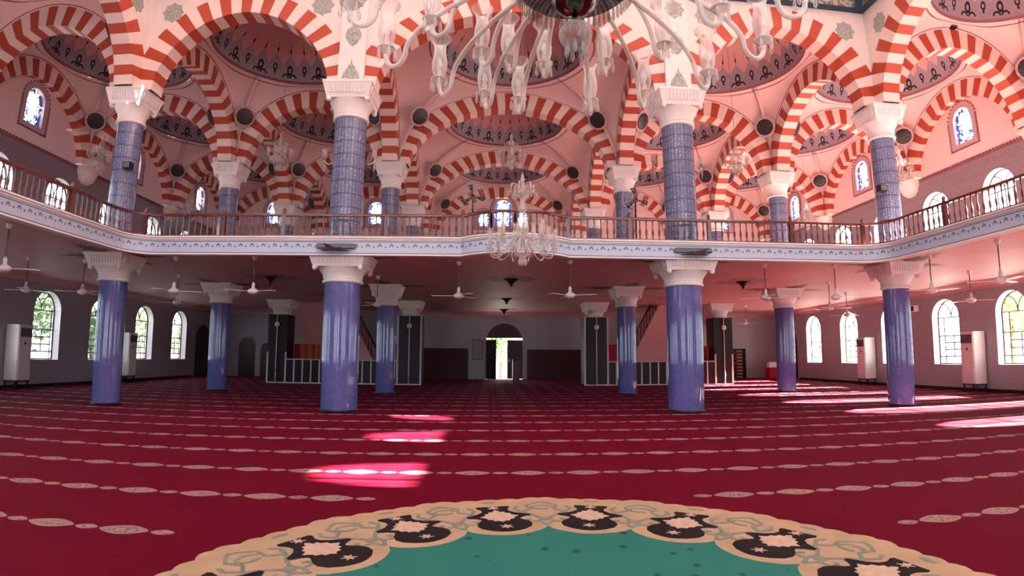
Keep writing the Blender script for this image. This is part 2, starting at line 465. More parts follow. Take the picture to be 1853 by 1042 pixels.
# ------------------------------------------------------------------ walls with arched openings
WT = .32
def wall_band(mb, P, u0, u1, z0, z1, ops, mat, mrev, n=14):
    """P(u,z,d) gives the point d metres out through the wall"""
    ops = sorted([o for o in ops if u0 < o[0] < u1])
    cur = u0
    def quad(a, b, c, d, m): mb.add([a,b,c,d], [(0,1,2,3)], m)
    for uc, w, zs, zp, flat in ops:
        a, b = uc-w/2, uc+w/2
        quad(P(cur,z0,0), P(a,z0,0), P(a,z1,0), P(cur,z1,0), mat)
        if zs > z0 + 1e-4: quad(P(a,z0,0), P(b,z0,0), P(b,zs,0), P(a,zs,0), mat)
        r = w/2
        if flat: arc = [(a,zp),(b,zp)]
        else: arc = [(uc-r*cos(pi*k/n), zp+r*sin(pi*k/n)) for k in range(n+1)]
        for k in range(len(arc)-1):
            quad(P(*arc[k],0), P(*arc[k+1],0), P(arc[k+1][0],z1,0), P(arc[k][0],z1,0), mat)
        loop = [(a,zs)] + arc + [(b,zs)]
        for k in range(len(loop)):
            p, q = loop[k], loop[(k+1) % len(loop)]
            quad(P(*p,0), P(*q,0), P(*q,WT), P(*p,WT), mrev)
        cur = b
    quad(P(cur,z0,0), P(u1,z0,0), P(u1,z1,0), P(cur,z1,0), mat)

WY = [15.0 + 2.91*k for k in range(-3, 5)]              # side window centres
LOW = [(y, 1.30, .90, 2.58, False) for y in WY if y < 27]
UPP = [(y, 1.36, 4.75, 6.52, False) for y in WY if y < 27]
STY = [16.13, 21.97, 27.7]
STA = [(y, .84, 8.53, 9.36, False) for y in STY]
BX = [-12.85, -7.03, 0.0, 7.03, 12.85]
for side, nm in ((-1, 'left'), (1, 'right')):
    P = lambda u, z, d, s=side: (s*(15.72+d), u, z)
    mb = MB()
    ops = list(LOW)
    wall_band(mb, P, -7.0, 30.6, 0, 3.8, ops, 0, 3)
    wall_band(mb, P, -7.0, 30.6, 3.8, 7.86, UPP, 1, 3)
    wall_band(mb, P, -7.0, 30.6, 7.86, 11.4, STA, 2, 2)
    o = mb.build('wall_'+nm, [MAT['tileY'], MAT['dadoY'], MAT['pink'], MAT['white']])
    struct(o, nm + ' wall, grey tiles below and pink plaster above')
    mb = MB()
    for k in range(180):
        y = 5 + k*.142
        mb.box(side*15.72 - side*.0, y, 7.83, side*15.68, y+.085, 7.90, 0)
    mb.box(side*15.72, 5, 7.78, side*15.70, 30.6, 7.83, 0)
    struct(mb.build('trim_1' if side < 0 else 'trim_2', MAT['pinkline']))
    mb = MB()
    mb.sweep([(side*15.72, 30.6), (side*15.72, -7)] if side > 0 else [(-15.72,-7), (-15.72,30.6)], [(0,3.40),(-.10,3.42),(-.12,3.50),(-.26,3.60),(-.30,3.66)])
    struct(mb.build('trim_3' if side < 0 else 'trim_4', MAT['ceil']))
    mb = MB(); mb.box(side*15.72, -7, 0, side*15.69, 30.6, .1)
    struct(mb.build('baseboard_'+nm, MAT['dark']))
# back wall
mb = MB()
P = lambda u, z, d: (u, 30.6+d, z)
wall_band(mb, P, -15.72, 15.72, 0, 3.8, [(.21, 2.0, 0, 2.05, False)], 0, 3)
wall_band(mb, P, -15.72, 15.72, 3.8, 7.86, [], 1, 3)
bst = [(x, .84, 8.53, 9.36, False) for x in BX if x != 0] + [(0.1, 1.0, 8.45, 9.46, False), (-1.0, .56, 8.45, 8.98, False), (1.2, .56, 8.45, 8.98, False)]
wall_band(mb, P, -15.72, 15.72, 7.86, 11.4, bst, 2, 2)
struct(mb.build('wall_back', [MAT['tileX'], MAT['dadoX'], MAT['pink'], MAT['white']]), 'far back wall with the entrance door')
mb = MB(); mb.sweep([(-15.72,30.6),(15.72,30.6)][::-1], [(0,3.40),(.10,3.42),(.12,3.50),(.26,3.60),(.30,3.66)])
struct(mb.build('trim_5', MAT['ceil']))
# wall behind the camera: plaster with tall windows
mb = MB()
P = lambda u, z, d: (u, -7.0-d, z)
wall_band(mb, P, -15.72, 15.72, 0, 5.0, [(x, 2.0, .9, 2.8, False) for x in (-13,-8.8,-4.6,4.6,8.8,13)], 0, 0)
wall_band(mb, P, -15.72, 15.72, 5.0, 11.4, [(x, 2.4, 5.8, 8.8, False) for x in (-13,-8.8,-4.4,0,4.4,8.8,13)], 0, 0)
struct(mb.build('wall_front', MAT['cream']))

# ------------------------------------------------------------------ windows
WN = [0]
def window_lower(side, yc, zs, zp, w, upper=False):
    WN[0] += 1
    X = side*(15.72+WT-.04)
    fr = MB(); r = w/2; t = .024
    def bar(p, q): fr.tube([(X,yc+p[0],p[1]),(X,yc+q[0],q[1])], t, 4, smooth=False)
    arc = [(-r*cos(pi*k/16), zp+r*sin(pi*k/16)) for k in range(17)]
    fr.tube([(X,yc-r,zs)]+[(X,yc+a,z) for a,z in arc]+[(X,yc+r,zs)], .035, 4, smooth=False)
    bar((-r,zs+.02),(r,zs+.02)); bar((-r,zp),(r,zp))
    s = .36*w/1.3 * side
    for sg in (-1,1):
        fr.tube([(X, yc+sg*r*.9*(k/8)**1.0, zp+ r*.86*sin(pi/2*(k/8))*.62) if False else (X, yc+sg*r*.62*(1-cos(pi/2*k/8)), zp+r*.78*sin(pi/2*k/8)) for k in range(9)], t, 4, smooth=False)
    if not upper:
        bar((s,zs),(s,zp)); bar((-s*1.45,zs),(-s*1.45,zp))
        bar((-r,zs+.27),(r,zs+.27)); bar((-r,zs+1.02),(r,zs+1.02))
        bar((-s*.22,zs+.27),(-s*.22,zs+1.02))
        for k in (1,2): bar((s,zs+.27+.25*k),(-s*1.45,zs+.27+.25*k))
    else:
        for uu in (-.33,0,.33): bar((uu,zs),(uu,zp))
        bar((-r,zs+.9),(r,zs+.9)); bar((-r,zs+.35),(r,zs+.35))
    o = fr.build('window_%d' % WN[0], MAT['frame']); struct(o)
    pn = MB(); pts = [(X+side*.01,yc-r,zs)]+[(X+side*.01,yc+a,z) for a,z in arc]+[(X+side*.01,yc+r,zs)]
    pn.add(pts, [tuple(range(len(pts)))]); struct(pn.build('pane', MAT['pane'], o))
for side in (-1, 1):
    for y, w, zs, zp, f in LOW:
        if y > 8: window_lower(side, y, zs, zp, w)
    for y, w, zs, zp, f in UPP:
        if y > 8: window_lower(side, y, zs, zp, w, True)

def window_stained(T, w, zs, zp, wide=1.0):
    """T(u, z, d): d out of the wall"""
    WN[0] += 1; r = w/2; n = 14
    arc = [(-r*cos(pi*k/n), zp+r*sin(pi*k/n)) for k in range(n+1)]
    loop = [(-r,zs)]+arc+[(r,zs)]
    zt = zp + r
    R2 = r+.22
    arc2 = [(-R2*cos(pi*k/n), zp+R2*sin(pi*k/n)) for k in range(n+1)]
    loop2 = [(-R2,zs-.2)]+arc2+[(R2,zs-.2)]
    fr = MB()
    m = len(loop)
    vs = [T(u,z,-.02) for u,z in loop]+[T(u,z,-.02) for u,z in loop2]+[T(u,z,.0) for u,z in loop2]
    fs = []
    for k in range(m):
        k2 = (k+1) % m
        fs += [(k,k2,m+k2,m+k),(m+k,m+k2,2*m+k2,2*m+k)]
    fr.add(vs, fs, 0)
    # notched dark outline
    pts = []
    for k in range(m):
        p, q = loop2[k], loop2[(k+1) % m]; L = hypot(q[0]-p[0],q[1]-p[1]); c = max(1,int(L/.075))
        for j in range(c):
            a = j/c; pts.append((p[0]+(q[0]-p[0])*a, p[1]+(q[1]-p[1])*a))
    for u, z in pts:
        q = [T(u+a,z+b,d) for d in (-.045,0) for a,b in ((-.022,-.022),(.022,-.022),(.022,.022),(-.022,.022))]
        fr.add(q, [(3,2,1,0),(4,5,6,7),(0,1,5,4),(1,2,6,5),(2,3,7,6),(3,0,4,7)], 1)
    o = fr.build('window_%d' % WN[0], [MAT['halo'], MAT['pinkline']]); struct(o)
    g = MB(); uvs = [tuple((u/r,(z-zs)/(zt-zs)) for u,z in loop)]
    g.add([T(u,z,.12) for u,z in loop], [tuple(range(m))], 0, uvs)
    struct(g.build('stained_pane', MAT['stained'], o))
for y in STY:
    for s in (-1, 1):
        window_stained(lambda u, z, d, s=s, y=y: (s*(15.72+d), y+u*s, z), .84, 8.53, 9.36)
for x, w, zs, zp, f in bst:
    window_stained(lambda u, z, d, x=x: (x+u, 30.6+d, z), w, zs, zp)

# ------------------------------------------------------------------ gallery slab, fascia, rails
def fillet(cx, cy, r, a0, a1, n=6): return [(cx+r*cos(a0+(a1-a0)*k/n), cy+r*sin(a0+(a1-a0)*k/n)) for k in range(n+1)]
bul = []
xa, xb, dep = -1.24, 1.18, .56
Rb = ((xb-xa)**2/4 + dep**2)/(2*dep); cb = 12.5-dep+Rb; ah = math.asin((xb-xa)/2/Rb)
bul = [((xa+xb)/2+Rb*sin(-ah+2*ah*k/14), cb-Rb*cos(-ah+2*ah*k/14)) for k in range(15)]
pL = [(-9.0,-7.0),(-9.0,4.0)] ; cL = fillet(-8.35, 11.85, .65, pi, pi/2)
cR = fillet(8.35, 11.85, .65, pi/2, 0)
EDGE = pL + cL + bul + cR + [(9.0,4.0),(9.0,-7.0)]
outline = [(-15.72,-7.0)] + EDGE + [(15.72,-7.0),(15.72,30.6),(-15.72,30.6)]
mb = MB(); mb.prism([(x,y) for x,y in outline], ZG0, ZG1, 0, mtop=1)
struct(mb.build('ceiling_gallery', [MAT['ceil'], MAT['galcarpet']]), 'gallery floor slab whose pink underside roofs the lower hall')
mb = MB(); mb.sweep(EDGE, [(-.025,3.585),(-.025,3.895)])
fas = mb.build('trim_fascia', MAT['fascia']); struct(fas, 'pale blue ornamented fascia along the gallery edge')
mb = MB()
mb.sweep(EDGE, [(-.025,3.895),(-.05,3.91),(-.05,3.94),(-.085,3.95),(-.085,3.985),(.16,3.985)])
mb.sweep(EDGE, [(.16,3.555),(-.05,3.555),(-.05,3.585),(-.025,3.585)])
struct(mb.build('trim_moulding', MAT['white'], fas))

def resample(path, step):
    L = [0]
    for i in range(1,len(path)): L.append(L[-1]+hypot(path[i][0]-path[i-1][0], path[i][1]-path[i-1][1]))
    n = max(1, round(L[-1]/step)); out = []
    j = 0
    for k in range(n+1):
        d = L[-1]*k/n
        while j < len(L)-2 and L[j+1] < d: j += 1
        t = (d-L[j])/max(1e-9, L[j+1]-L[j])
        out.append((path[j][0]+(path[j+1][0]-path[j][0])*t, path[j][1]+(path[j+1][1]-path[j][1])*t))
    return out
def off(path, o):
    out = []
    for i in range(len(path)):
        a = Vector(path[max(i-1,0)]); c = Vector(path[min(i+1,len(path)-1)]); d = (c-a).normalized()
        out.append((path[i][0]-d.y*o, path[i][1]+d.x*o))
    return out
bm = MB(); bm.lathe([(.02,0),(.022,.03),(.013,.05),(.02,.09),(.029,.15),(.026,.2),(.014,.25),(.012,.33),(.018,.36),(.013,.38),(.02,.41),(.02,.45)], 7, caps=False)
BAL = bm.mesh('baluster', MAT['rail'])
pm = MB(); pm.box(-.042,-.042,0,.042,.042,.54); pm.lathe([(.03,.54),(.05,.57),(.028,.60),(.045,.63),(.03,.67),(.0,.70)], 8)
POST = pm.mesh('newel_post', MAT['rail'])
ofe = off(EDGE, .07)
iL = 2 + len(cL); iB = iL + len(bul)
secs = [('left side', ofe[1:2+4]), ('front left', ofe[2+3:iL+1]), ('bowed middle', ofe[iL:iB]), ('front right', ofe[iB-1:iB+4]), ('right side', ofe[iB+3:iB+len(cR)+1])]
secl = {'left side': 'red-brown wooden balustrade running along the left side gallery',
        'front left': 'straight wooden balustrade on the front gallery, left of the bow',
        'bowed middle': 'short bowed wooden balustrade at the middle of the front gallery',
        'front right': 'straight wooden balustrade on the front gallery, right of the bow',
        'right side': 'red-brown wooden balustrade running along the right side gallery'}
posts = {'left side': [], 'front left': [-8.75,-6.82,-5.34,-3.07], 'bowed middle': [], 'front right': [2.68,4.57,6.6,8.6], 'right side': []}
for nm, path in secs:
    path = resample(path, .16) if nm != 'bowed middle' else path
    c = path[len(path)//2]
    root = thing('balustrade', secl[nm], 'railing', (c[0],c[1],ZG1+.015))
    rel = [(x-c[0],y-c[1]) for x,y in path]
    mb = MB(); mb.sweep(rel, [(-.045,.50),(-.05,.53),(-.03,.56),(.03,.56),(.05,.53),(.045,.50),(-.045,.50)]); mb.build('handrail', MAT['rail'], root)
    mb = MB(); mb.sweep(rel, [(-.04,0),(-.04,.05),(.04,.05),(.04,0)]); mb.build('base_rail', MAT['rail'], root)
    for x, y in resample(rel, .155)[1:-1]: link('baluster', BAL, root, (x,y,.05))
    ends = [rel[0]] if nm in ('bowed middle',) else []
    if nm == 'bowed middle': ends.append(rel[-1])
    for px in posts[nm]:
        q = min(rel, key=lambda p: abs(p[0]+c[0]-px)); ends.append(q)
    if nm in ('left side','right side'):
        for yy in (6.0, 8.2, 10.4): ends.append(min(rel, key=lambda p: abs(p[1]+c[1]-yy)))
    for x, y in ends: link('newel_post', POST, root, (x,y,0))
for s, wh in ((-1,'left'),(1,'right')):
    mb = MB(); mb.box(-.45,-.09,.0,.45,0,.075); mb.box(-.42,-.10,.075,.42,0,.10); mb.box(-.42,-.085,-.012,.42,-.01,0,1)
    tag(mb.build('floodlight', [MAT['grey'], MAT['dark']], None, (s*4.1,12.47,3.715)), 'long dark lamp housing on the gallery fascia above the %s inner column' % wh, 'lamp')

# ------------------------------------------------------------------ columns
def capital_mesh(R, hx, h, big):
    mb = MB(); z1 = h*.52
    mb.lathe([(R+.005,0),(R+.05,.01),(R+.055,.05),(R+.02,.075),(R+.025,.12),(R+.05,z1*.6),(R+.12,z1*.86),(R+.15,z1)], 32)
    mb.lathe([(R+.03,.10),(R+.045,.12),(R+.03,.14)], 32)
    b0 = hx-.09; b1 = hx
    mb.frustum(0,0,z1,b0,b0,h*.92,b1,b1); mb.box(-b1-.015,-b1-.015,h*.92,b1+.015,b1+.015,h)
    nr = 10
    for f in range(4):
        Mr = Matrix.Rotation(f*pi/2,4,'Z')
        for k in range(nr):
            x = (k-(nr-1)/2)*(2*b0/(nr+1.5))
            zz0 = z1+(h*.92-z1)*.30; zz1 = z1+(h*.92-z1)*.88
            y0 = -(b0+(b1-b0)*.3); y1 = -(b0+(b1-b0)*.88); w = b0/(nr+1.5)*.62
            vs = [(x-w,y0-.022,zz0),(x+w,y0-.022,zz0),(x+w,y1-.022,zz1),(x-w,y1-.022,zz1),(x-w,y0+.02,zz0),(x+w,y0+.02,zz0),(x+w,y1+.02,zz1),(x-w,y1+.02,zz1)]
            mb.add(vs,[(0,1,2,3),(0,4,5,1),(1,5,6,2),(2,6,7,3),(3,7,4,0)],0,M=Mr)
        mb.lathe([(0,-.07),(.05,-.05),(.07,0),(.05,.06),(.03,.09)],8,(b0-.04,b0-.04,z1-.02),M=Mr)
    return mb.mesh('capital', MAT['white'])
def make_column(R, hx, z0, zsh, ztop, mat, label, loc, name='column', base=True):
    root = thing(name, label, 'column', loc)
    mb = MB(); mb.lathe([(R,0 if not base else .05),(R,zsh-z0)], 40, uvn=1.0, caps=False); mb.build('shaft', mat, root)
    link('capital', capital_mesh(R, hx, ztop-zsh, hx > .6), root, (0,0,zsh-z0))
    if base:
        mb = MB(); mb.lathe([(R+.0,0),(R+.015,.0),(R+.015,.05),(R,.055)], 40); mb.build('base_ring', MAT['dark'], root)
    return root
H1 = 2.99
cin = make_column(.43,.66,0,H1,ZG0,MAT['shaft'],'thick glossy blue tiled column on the carpet, inner left of the front pair',(XS[2],YS[1],0))
dup(cin,(XS[3],YS[1],0),label='thick glossy blue tiled column on the carpet, inner right of the front pair')
cou = make_column(.325,.52,0,H1,ZG0,MAT['shaft'],'blue tiled column at the left front corner of the gallery',(XS[1],YS[1],0))
dup(cou,(XS[4],YS[1],0),label='blue tiled column at the right front corner of the gallery')
for x, l in ((XS[1],'slimmer blue column in the second row, before the dark left back corner'),(XS[2],'slimmer blue column in the second row, beside the left stair enclosure'),
             (XS[3],'slimmer blue column in the second row, beside the right stair enclosure'),(XS[4],'slimmer blue column in the second row, before the red box at right')):
    dup(cou,(x,YS[2],0),label=l)
uin = make_column(.39,.60,ZG1,7.05,ZC,MAT['shaftup'],'thick grey-blue gridded column standing on the gallery, inner left',(XS[2],YS[1],ZG1),base=False)
dup(uin,(XS[3],YS[1],ZG1),label='thick grey-blue gridded column standing on the gallery, inner right')
uou = make_column(.31,.50,ZG1,7.05,ZC,MAT['shaftup'],'grey-blue gridded column on the gallery at its left front corner',(XS[1],YS[1],ZG1),base=False)
dup(uou,(XS[4],YS[1],ZG1),label='grey-blue gridded column on the gallery at its right front corner')
for j, rw in ((2,'second'),(3,'third')):
    for i, wh in ((1,'outer left'),(2,'inner left'),(3,'inner right'),(4,'outer right')):
        dup(uou,(XS[i],YS[j],ZG1),label='slimmer gridded column on the gallery, %s of the %s row back' % (wh, rw))
# stencilled pilasters above the two inner columns
mb = MB()
mb.box(-.33,-.09,0,.33,0,2.9)
def leafshape(cx, cz, w, h, kind):
    if kind == 'drop': pts = [(0,-.5),(.22,-.36),(.45,-.1),(.5,.08),(.36,.3),(.12,.42),(0,.62),(-.12,.42),(-.36,.3),(-.5,.08),(-.45,-.1),(-.22,-.36)]
    elif kind == 'tri': pts = [(-.5,-.45),(.5,-.45),(.42,-.15),(.2,.15),(.06,.3),(0,.55),(-.06,.3),(-.2,.15),(-.42,-.15)]
    else: pts = [(.5*cos(2*pi*k/24)*(1+.12*cos(8*2*pi*k/24)), .5*sin(2*pi*k/24)*(1+.12*cos(8*2*pi*k/24))) for k in range(24)]
    return [(cx+a*w, cz+b*h) for a, b in pts]
def stencil(mb, pts, y, mat):
    n = len(pts); vs = [(x,y,z) for x,z in pts]+[(x,y+.008,z) for x,z in pts]
    mb.add(vs,[tuple(range(n))]+[(k,(k+1)%n,n+(k+1)%n,n+k) for k in range(n)],mat)
stencil(mb, leafshape(0,.38,.46,.55,'tri'), -.095, 1)
stencil(mb, leafshape(0,1.32,.42,.62,'drop'), -.095, 1)
stencil(mb, leafshape(0,2.35,.50,.50,'ros'), -.095, 1)
PIL = mb.mesh('pilaster', [MAT['white'], MAT['stencil']])
for x in (XS[2], XS[3]):
    struct(link('trim_pilaster', PIL, None, (x, YS[1]-.25, ZC)))

# ------------------------------------------------------------------ striped arches
NB = 1.85
RT = .60
def arc_pt(a, b, th):
    c, s = cos(th), sin(th)
    return (a*math.copysign(abs(c)**(2/NB), c), b*abs(s)**(2/NB))
def arch_curve(a, b, n):
    fine = [arc_pt(a,b,pi*k/400) for k in range(401)]
    L = [0]
    for k in range(1,401): L.append(L[-1]+hypot(fine[k][0]-fine[k-1][0], fine[k][1]-fine[k-1][1]))
    out = []; j = 0
    for k in range(n+1):
        d = L[-1]*k/n
        while j < 399 and L[j+1] < d: j += 1
        t = (d-L[j])/max(1e-9,L[j+1]-L[j]); out.append((fine[j][0]+(fine[j+1][0]-fine[j][0])*t, fine[j][1]+(fine[j+1][1]-fine[j][1])*t))
    return out
BR = 2.12
ARCH = {}
def arch_mesh(S, d):
    key = (round(S,2), d)
    if key in ARCH: return ARCH[key]
    a = S/2-RT; nb = 27 if S < 7 else 35; sub = 2
    inn = arch_curve(a, BR, nb*sub); out = arch_curve(a+RT, BR+RT, nb*sub)
    mb = MB()
    for k in range(nb*sub):
        m = 0 if (k//sub) % 2 else 1
        i0, i1, o0, o1 = inn[k], inn[k+1], out[k], out[k+1]
        vs = [(x,-d/2,z) for x,z in (i0,i1,o1,o0)]+[(x,d/2,z) for x,z in (i0,i1,o1,o0)]
        mb.add(vs,[(0,1,2,3),(7,6,5,4),(0,4,5,1),(2,6,7,3)],m)
    ARCH[key] = mb.mesh('arch', [MAT['red'], MAT['vwhite']])
    return ARCH[key]
BAYN = ['far left aisle','left bay','wide central bay','right bay','far right aisle']
ROWN = {0:'nearest aisle row', 1:'front row above the gallery rail', 2:'second row back', 3:'third row back', 4:'back wall'}
for j in range(5):
    for i in range(5):
        if j == 0 and i in (1,2,3): continue
        S = XS[i+1]-XS[i]; wall = (j == 4)
        o = link('arch', arch_mesh(S, .25 if wall else .5), None, ((XS[i]+XS[i+1])/2, YS[j]-(.125 if wall else 0), ZC))
        tag(o, 'red and white striped arch across the %s, %s' % (BAYN[i], ROWN[j]), 'arch', 'striped arches across the hall', kind='thing')
LINN = ['left wall','outer left columns','inner left columns','inner right columns','outer right columns','right wall']
for i in range(6):
    for j in range(4):
        if j == 0 and i in (2,3): continue
        wall = i in (0,5); S = YS[j+1]-YS[j]
        x = XS[i]+(.125 if i == 0 else -.125 if i == 5 else 0)
        o = link('arch', arch_mesh(S, .25 if wall else .5), None, (x,(YS[j]+YS[j+1])/2,ZC), (0,0,pi/2))
        tag(o, 'striped arch running back %s the %s, %s bay' % ('on' if wall else 'between', LINN[i], ['nearest','first upper','second upper','last upper'][j]), 'arch', 'striped arches running back')

# spandrels facing the big hall
def spandrel(mb, S, place, ztop, mat=0):
    out = arch_curve(S/2, BR+RT, 60)
    for k in range(60):
        (x0,z0),(x1,z1) = out[k], out[k+1]
        mb.add([place(x0,ZC+z0),place(x1,ZC+z1),place(x1,ztop),place(x0,ztop)],[(0,1,2,3)],mat)
mb = MB(); ZB = 10.73
for i in (1,2,3):
    xc = (XS[i]+XS[i+1])/2
    spandrel(mb, XS[i+1]-XS[i], lambda u, z, xc=xc: (xc+u, YS[1]-.25, z), ZB)
for s in (-1,1):
    yc = (YS[0]+YS[1])/2
    spandrel(mb, YS[1]-YS[0], lambda u, z, s=s: (s*9.70, yc+u, z), ZB)
    mb.add([(s*9.7,-7,8),(s*9.7,YS[0],8),(s*9.7,YS[0],ZB),(s*9.7,-7,ZB)],[(0,1,2,3)])
    for xx in (5.0, 9.05):
        stencil(mb, leafshape(s*xx, 10.12 if xx > 6 else 10.2, .55, .55, 'ros'), YS[1]-.262, 1)
    pts = leafshape(0,0,.5,.55,'ros')
    mb.add([(s*9.695, 12.35+a, 10.1+b) for a,b in pts],[tuple(range(len(pts)))],1)
struct(mb.build('wall_spandrel', [MAT['cream'], MAT['stencil']]), 'cream wall above the front arches under the main dome')
mb = MB()
sq = [(-9.7,-7.0),(-9.7,YS[1]-.25),(9.7,YS[1]-.25),(9.7,-7.0)]
mb.sweep(sq, [(0,ZB),(-.22,ZB+.02),(-.22,ZB+.36),(-.30,ZB+.38),(-.30,ZB+.5)], [1,0,1,2])
for s in (-1,1):
    mb.box(s*9.7-.02*s, YS[1]-.27, ZB-.01, s*9.7-s*.34, YS[1]-.62, ZB+.4, 3)
struct(mb.build('trim_6', [MAT['band'], MAT['teal'], MAT['cream'], MAT['teal']]), 'dark inscription band under the main dome')
mb = MB(); mb.sweep(sq+[sq[0]], [(.0,ZB+.5),(.0,14.15)])
struct(mb.build('wall_drum', MAT['cream']))
mb = MB(); mb.lathe([(12.5,0),(12.1,1.5),(10.5,3.6),(7.5,5.5),(3.6,6.6),(.01,7.0)], 40, (0,3.0,14.6), caps=False)
struct(mb.build('ceiling_main_dome', MAT['cream']))
for s in (-1,1):
    mb = MB(); mb.box(s*9.7,-7,10.9,s*15.9,YS[0],11.1); struct(mb.build('aisle_light_cover', MAT['pink']))  # unseen flat covers added to keep excess skylight out of the near aisles

# ------------------------------------------------------------------ vault pendentives and small domes
DOME = {}
def dome_mesh(R):
    if R in DOME: return DOME[R]
    mb = MB(); prof = [(R+.10,-.10),(R+.10,0.0)]
    mb.lathe([(R+.06,-.05),(R+.02,.03),(R,.03)], 72, mat=1, caps=False)
    H = 1.75; n = 14
    pr = [(R*cos(pi/2*k/n), .03+H*sin(pi/2*k/n)) for k in range(n+1)]; pr[-1] = (.002, .03+H)
    mb.lathe(pr, 112, uvn=28, caps=False)
    DOME[R] = mb.mesh('dome_shell', [MAT['dome'], MAT['pinkline']])
    return DOME[R]
def vault(i, j):
    x0, x1, y0, y1 = XS[i], XS[i+1], YS[j], YS[j+1]
    cx, cy = (x0+x1)/2, (y0+y1)/2; hx, hy = (x1-x0)/2, (y1-y0)/2; ins = .25; R = 2.3
    B = []
    n = 26
    for side in range(4):
        for k in range(n):
            th = pi*k/n
            if side in (0,2):
                u, z = arc_pt(hx, BR+RT, pi-th); s = -1 if side == 0 else 1
                B.append((u*(-1 if side == 2 else 1), s*(hy-ins), z))
            else:
                u, z = arc_pt(hy, BR+RT, pi-th); s = 1 if side == 1 else -1
                B.append((s*(hx-ins), u*(1 if side == 1 else -1), z))
    rows = []
    N = len(B); SS = []
    vs = []; fs = []; ms = []
    lens = []
    for bx, by, bz in B:
        a = atan2(by/(hy-ins), bx/(hx-ins)); bx2 = max(-(hx-ins),min(hx-ins,bx)); by2 = max(-(hy-ins),min(hy-ins,by))
        I = Vector((R*cos(a)+.06*cos(a), R*sin(a)+.06*sin(a), ZD-.05)); Bv = Vector((bx2,by2,ZC+bz))
        L = (I-Bv).length; ctl = Vector((Bv.x+(I.x-Bv.x)*.22, Bv.y+(I.y-Bv.y)*.22, Bv.z+(I.z-Bv.z)*.72))
        t1 = min(.25,.05/L); t2 = min(.3,.09/L); r1 = 1-min(.25,.16/L); r2 = 1-min(.2,.12/L)
        S = [0,t1,t2]+[t2+(r1-t2)*q/8 for q in range(1,8)]+[r1,r2,1]
        for s in S:
            p = Bv*(1-s)**2 + ctl*2*s*(1-s) + I*s*s
            vs.append((p.x,p.y,p.z))
    m = 13
    for k in range(N):
        k2 = (k+1) % N
        for q in range(m-1):
            fs.append((k*m+q,k2*m+q,k2*m+q+1,k*m+q+1)); ms.append(1 if q in (1,10) else 0)
    mb = MB(); mb.add(vs, fs, ms, smooth=True)
    where = BAYN[i]; dep = ['nearest','first','second','last'][j]
    o = mb.build('vault', [MAT['pink'], MAT['pinkline']], None, (cx,cy,0))
    tag(o, 'pink domed vault over the %s, %s row behind the rail' % (where, dep) if j else 'pink domed vault over the %s, nearest the camera' % where, 'vault', 'small domed vaults', kind='structure')
    dn = link('dome_shell', dome_mesh(R), o, (0,0,ZD)); dn['label'] = 'grey ornamented rim and dusky pink dome'; dn['kind'] = 'structure'
    # roundels on the two far pendentives
    for sx, wh in ((-1,'left'),(1,'right')):
        for sy in ((1,-1) if i in (0,1,3,4) and False else (1,)):
            # corner ray
            bi = None
            Bv = Vector((sx*(hx-ins),sy*(hy-ins),ZC)); a = atan2(sy,sx)
            I = Vector((R*cos(a),R*sin(a),ZD-.05)); ctl = Vector((Bv.x+(I.x-Bv.x)*.22, Bv.y+(I.y-Bv.y)*.22, Bv.z+(I.z-Bv.z)*.72))
            s = .47; p = Bv*(1-s)**2+ctl*2*s*(1-s)+I*s*s
            tg = (ctl-Bv)*(1-s)+(I-ctl)*s
            side = Vector((-sin(a),cos(a),0)); nrm = side.cross(tg).normalized()
            if nrm.dot(Vector((0,0,9.0))-p+Vector((cx,cy,0))*0) < 0: pass
            cdir = Vector((-p.x,-p.y,-1.5))
            if nrm.dot(cdir) < 0: nrm = -nrm
            Mx = nrm.to_track_quat('Z','Y').to_matrix().to_4x4()
            md = MB(); md.lathe([(.0,.03),(.26,.03),(.285,.022),(.295,-.03)],28,mat=0,caps=False)
            md.lathe([(.295,.012),(.37,.006)],28,mat=1,caps=False); md.lathe([(.26,.035),(.285,.036),(.295,.02)],28,mat=2,caps=False)
            ob = md.build('roundel', [MAT['disc'], MAT['halo'], MAT['dark']])
            ob.matrix_world = Matrix.Translation(p+Vector((cx,cy,0))+nrm*.03) @ Mx
            tag(ob, 'dark round calligraphy disc, far %s corner of the %s vault, %s row' % (wh, where, dep), 'roundel', 'calligraphy roundels')
for j in range(4):
    for i in range(5):
        if j == 0 and i in (1,2,3): continue
        vault(i, j)

# plaster corbels where the arches meet the walls
mb = MB()
prof = [(.02,-.62),(.16,-.6),(.30,-.48),(.40,-.25),(.44,-.10),(.46,-.10),(.46,-.02),(.50,0)]
n = 14; vs = []; fs = []
for r, z in prof:
    for k in range(n+1):
        a = pi*k/n; vs.append((r*sin(a), -r*cos(a)*1.1, z))
for q in range(len(prof)-1):
    for k in range(n): fs.append((q*(n+1)+k,q*(n+1)+k+1,(q+1)*(n+1)+k+1,(q+1)*(n+1)+k))
fs.append(tuple((len(prof)-1)*(n+1)+k for k in range(n+1)))
mb.add(vs, fs, 0, smooth=True)
CORB = mb.mesh('corbel', MAT['vwhite'])
ORD = ['front','second','third']
for s, wh in ((1,'left'),(-1,'right')):
    for q, y in enumerate(YS[1:4]):
        tag(link('corbel', CORB, None, (-s*15.72,y,ZC), (0,0,0 if s > 0 else pi)), 'pale plaster corbel on the %s wall under the arch of the %s row' % (wh, ORD[q]), 'corbel', 'wall corbels')
for i, wh in ((1,'outer left'),(2,'inner left'),(3,'inner right'),(4,'outer right')):
    tag(link('corbel', CORB, None, (XS[i],30.6,ZC), (0,0,-pi/2)), 'pale plaster corbel on the back wall in line with the %s columns' % wh, 'corbel', 'wall corbels')

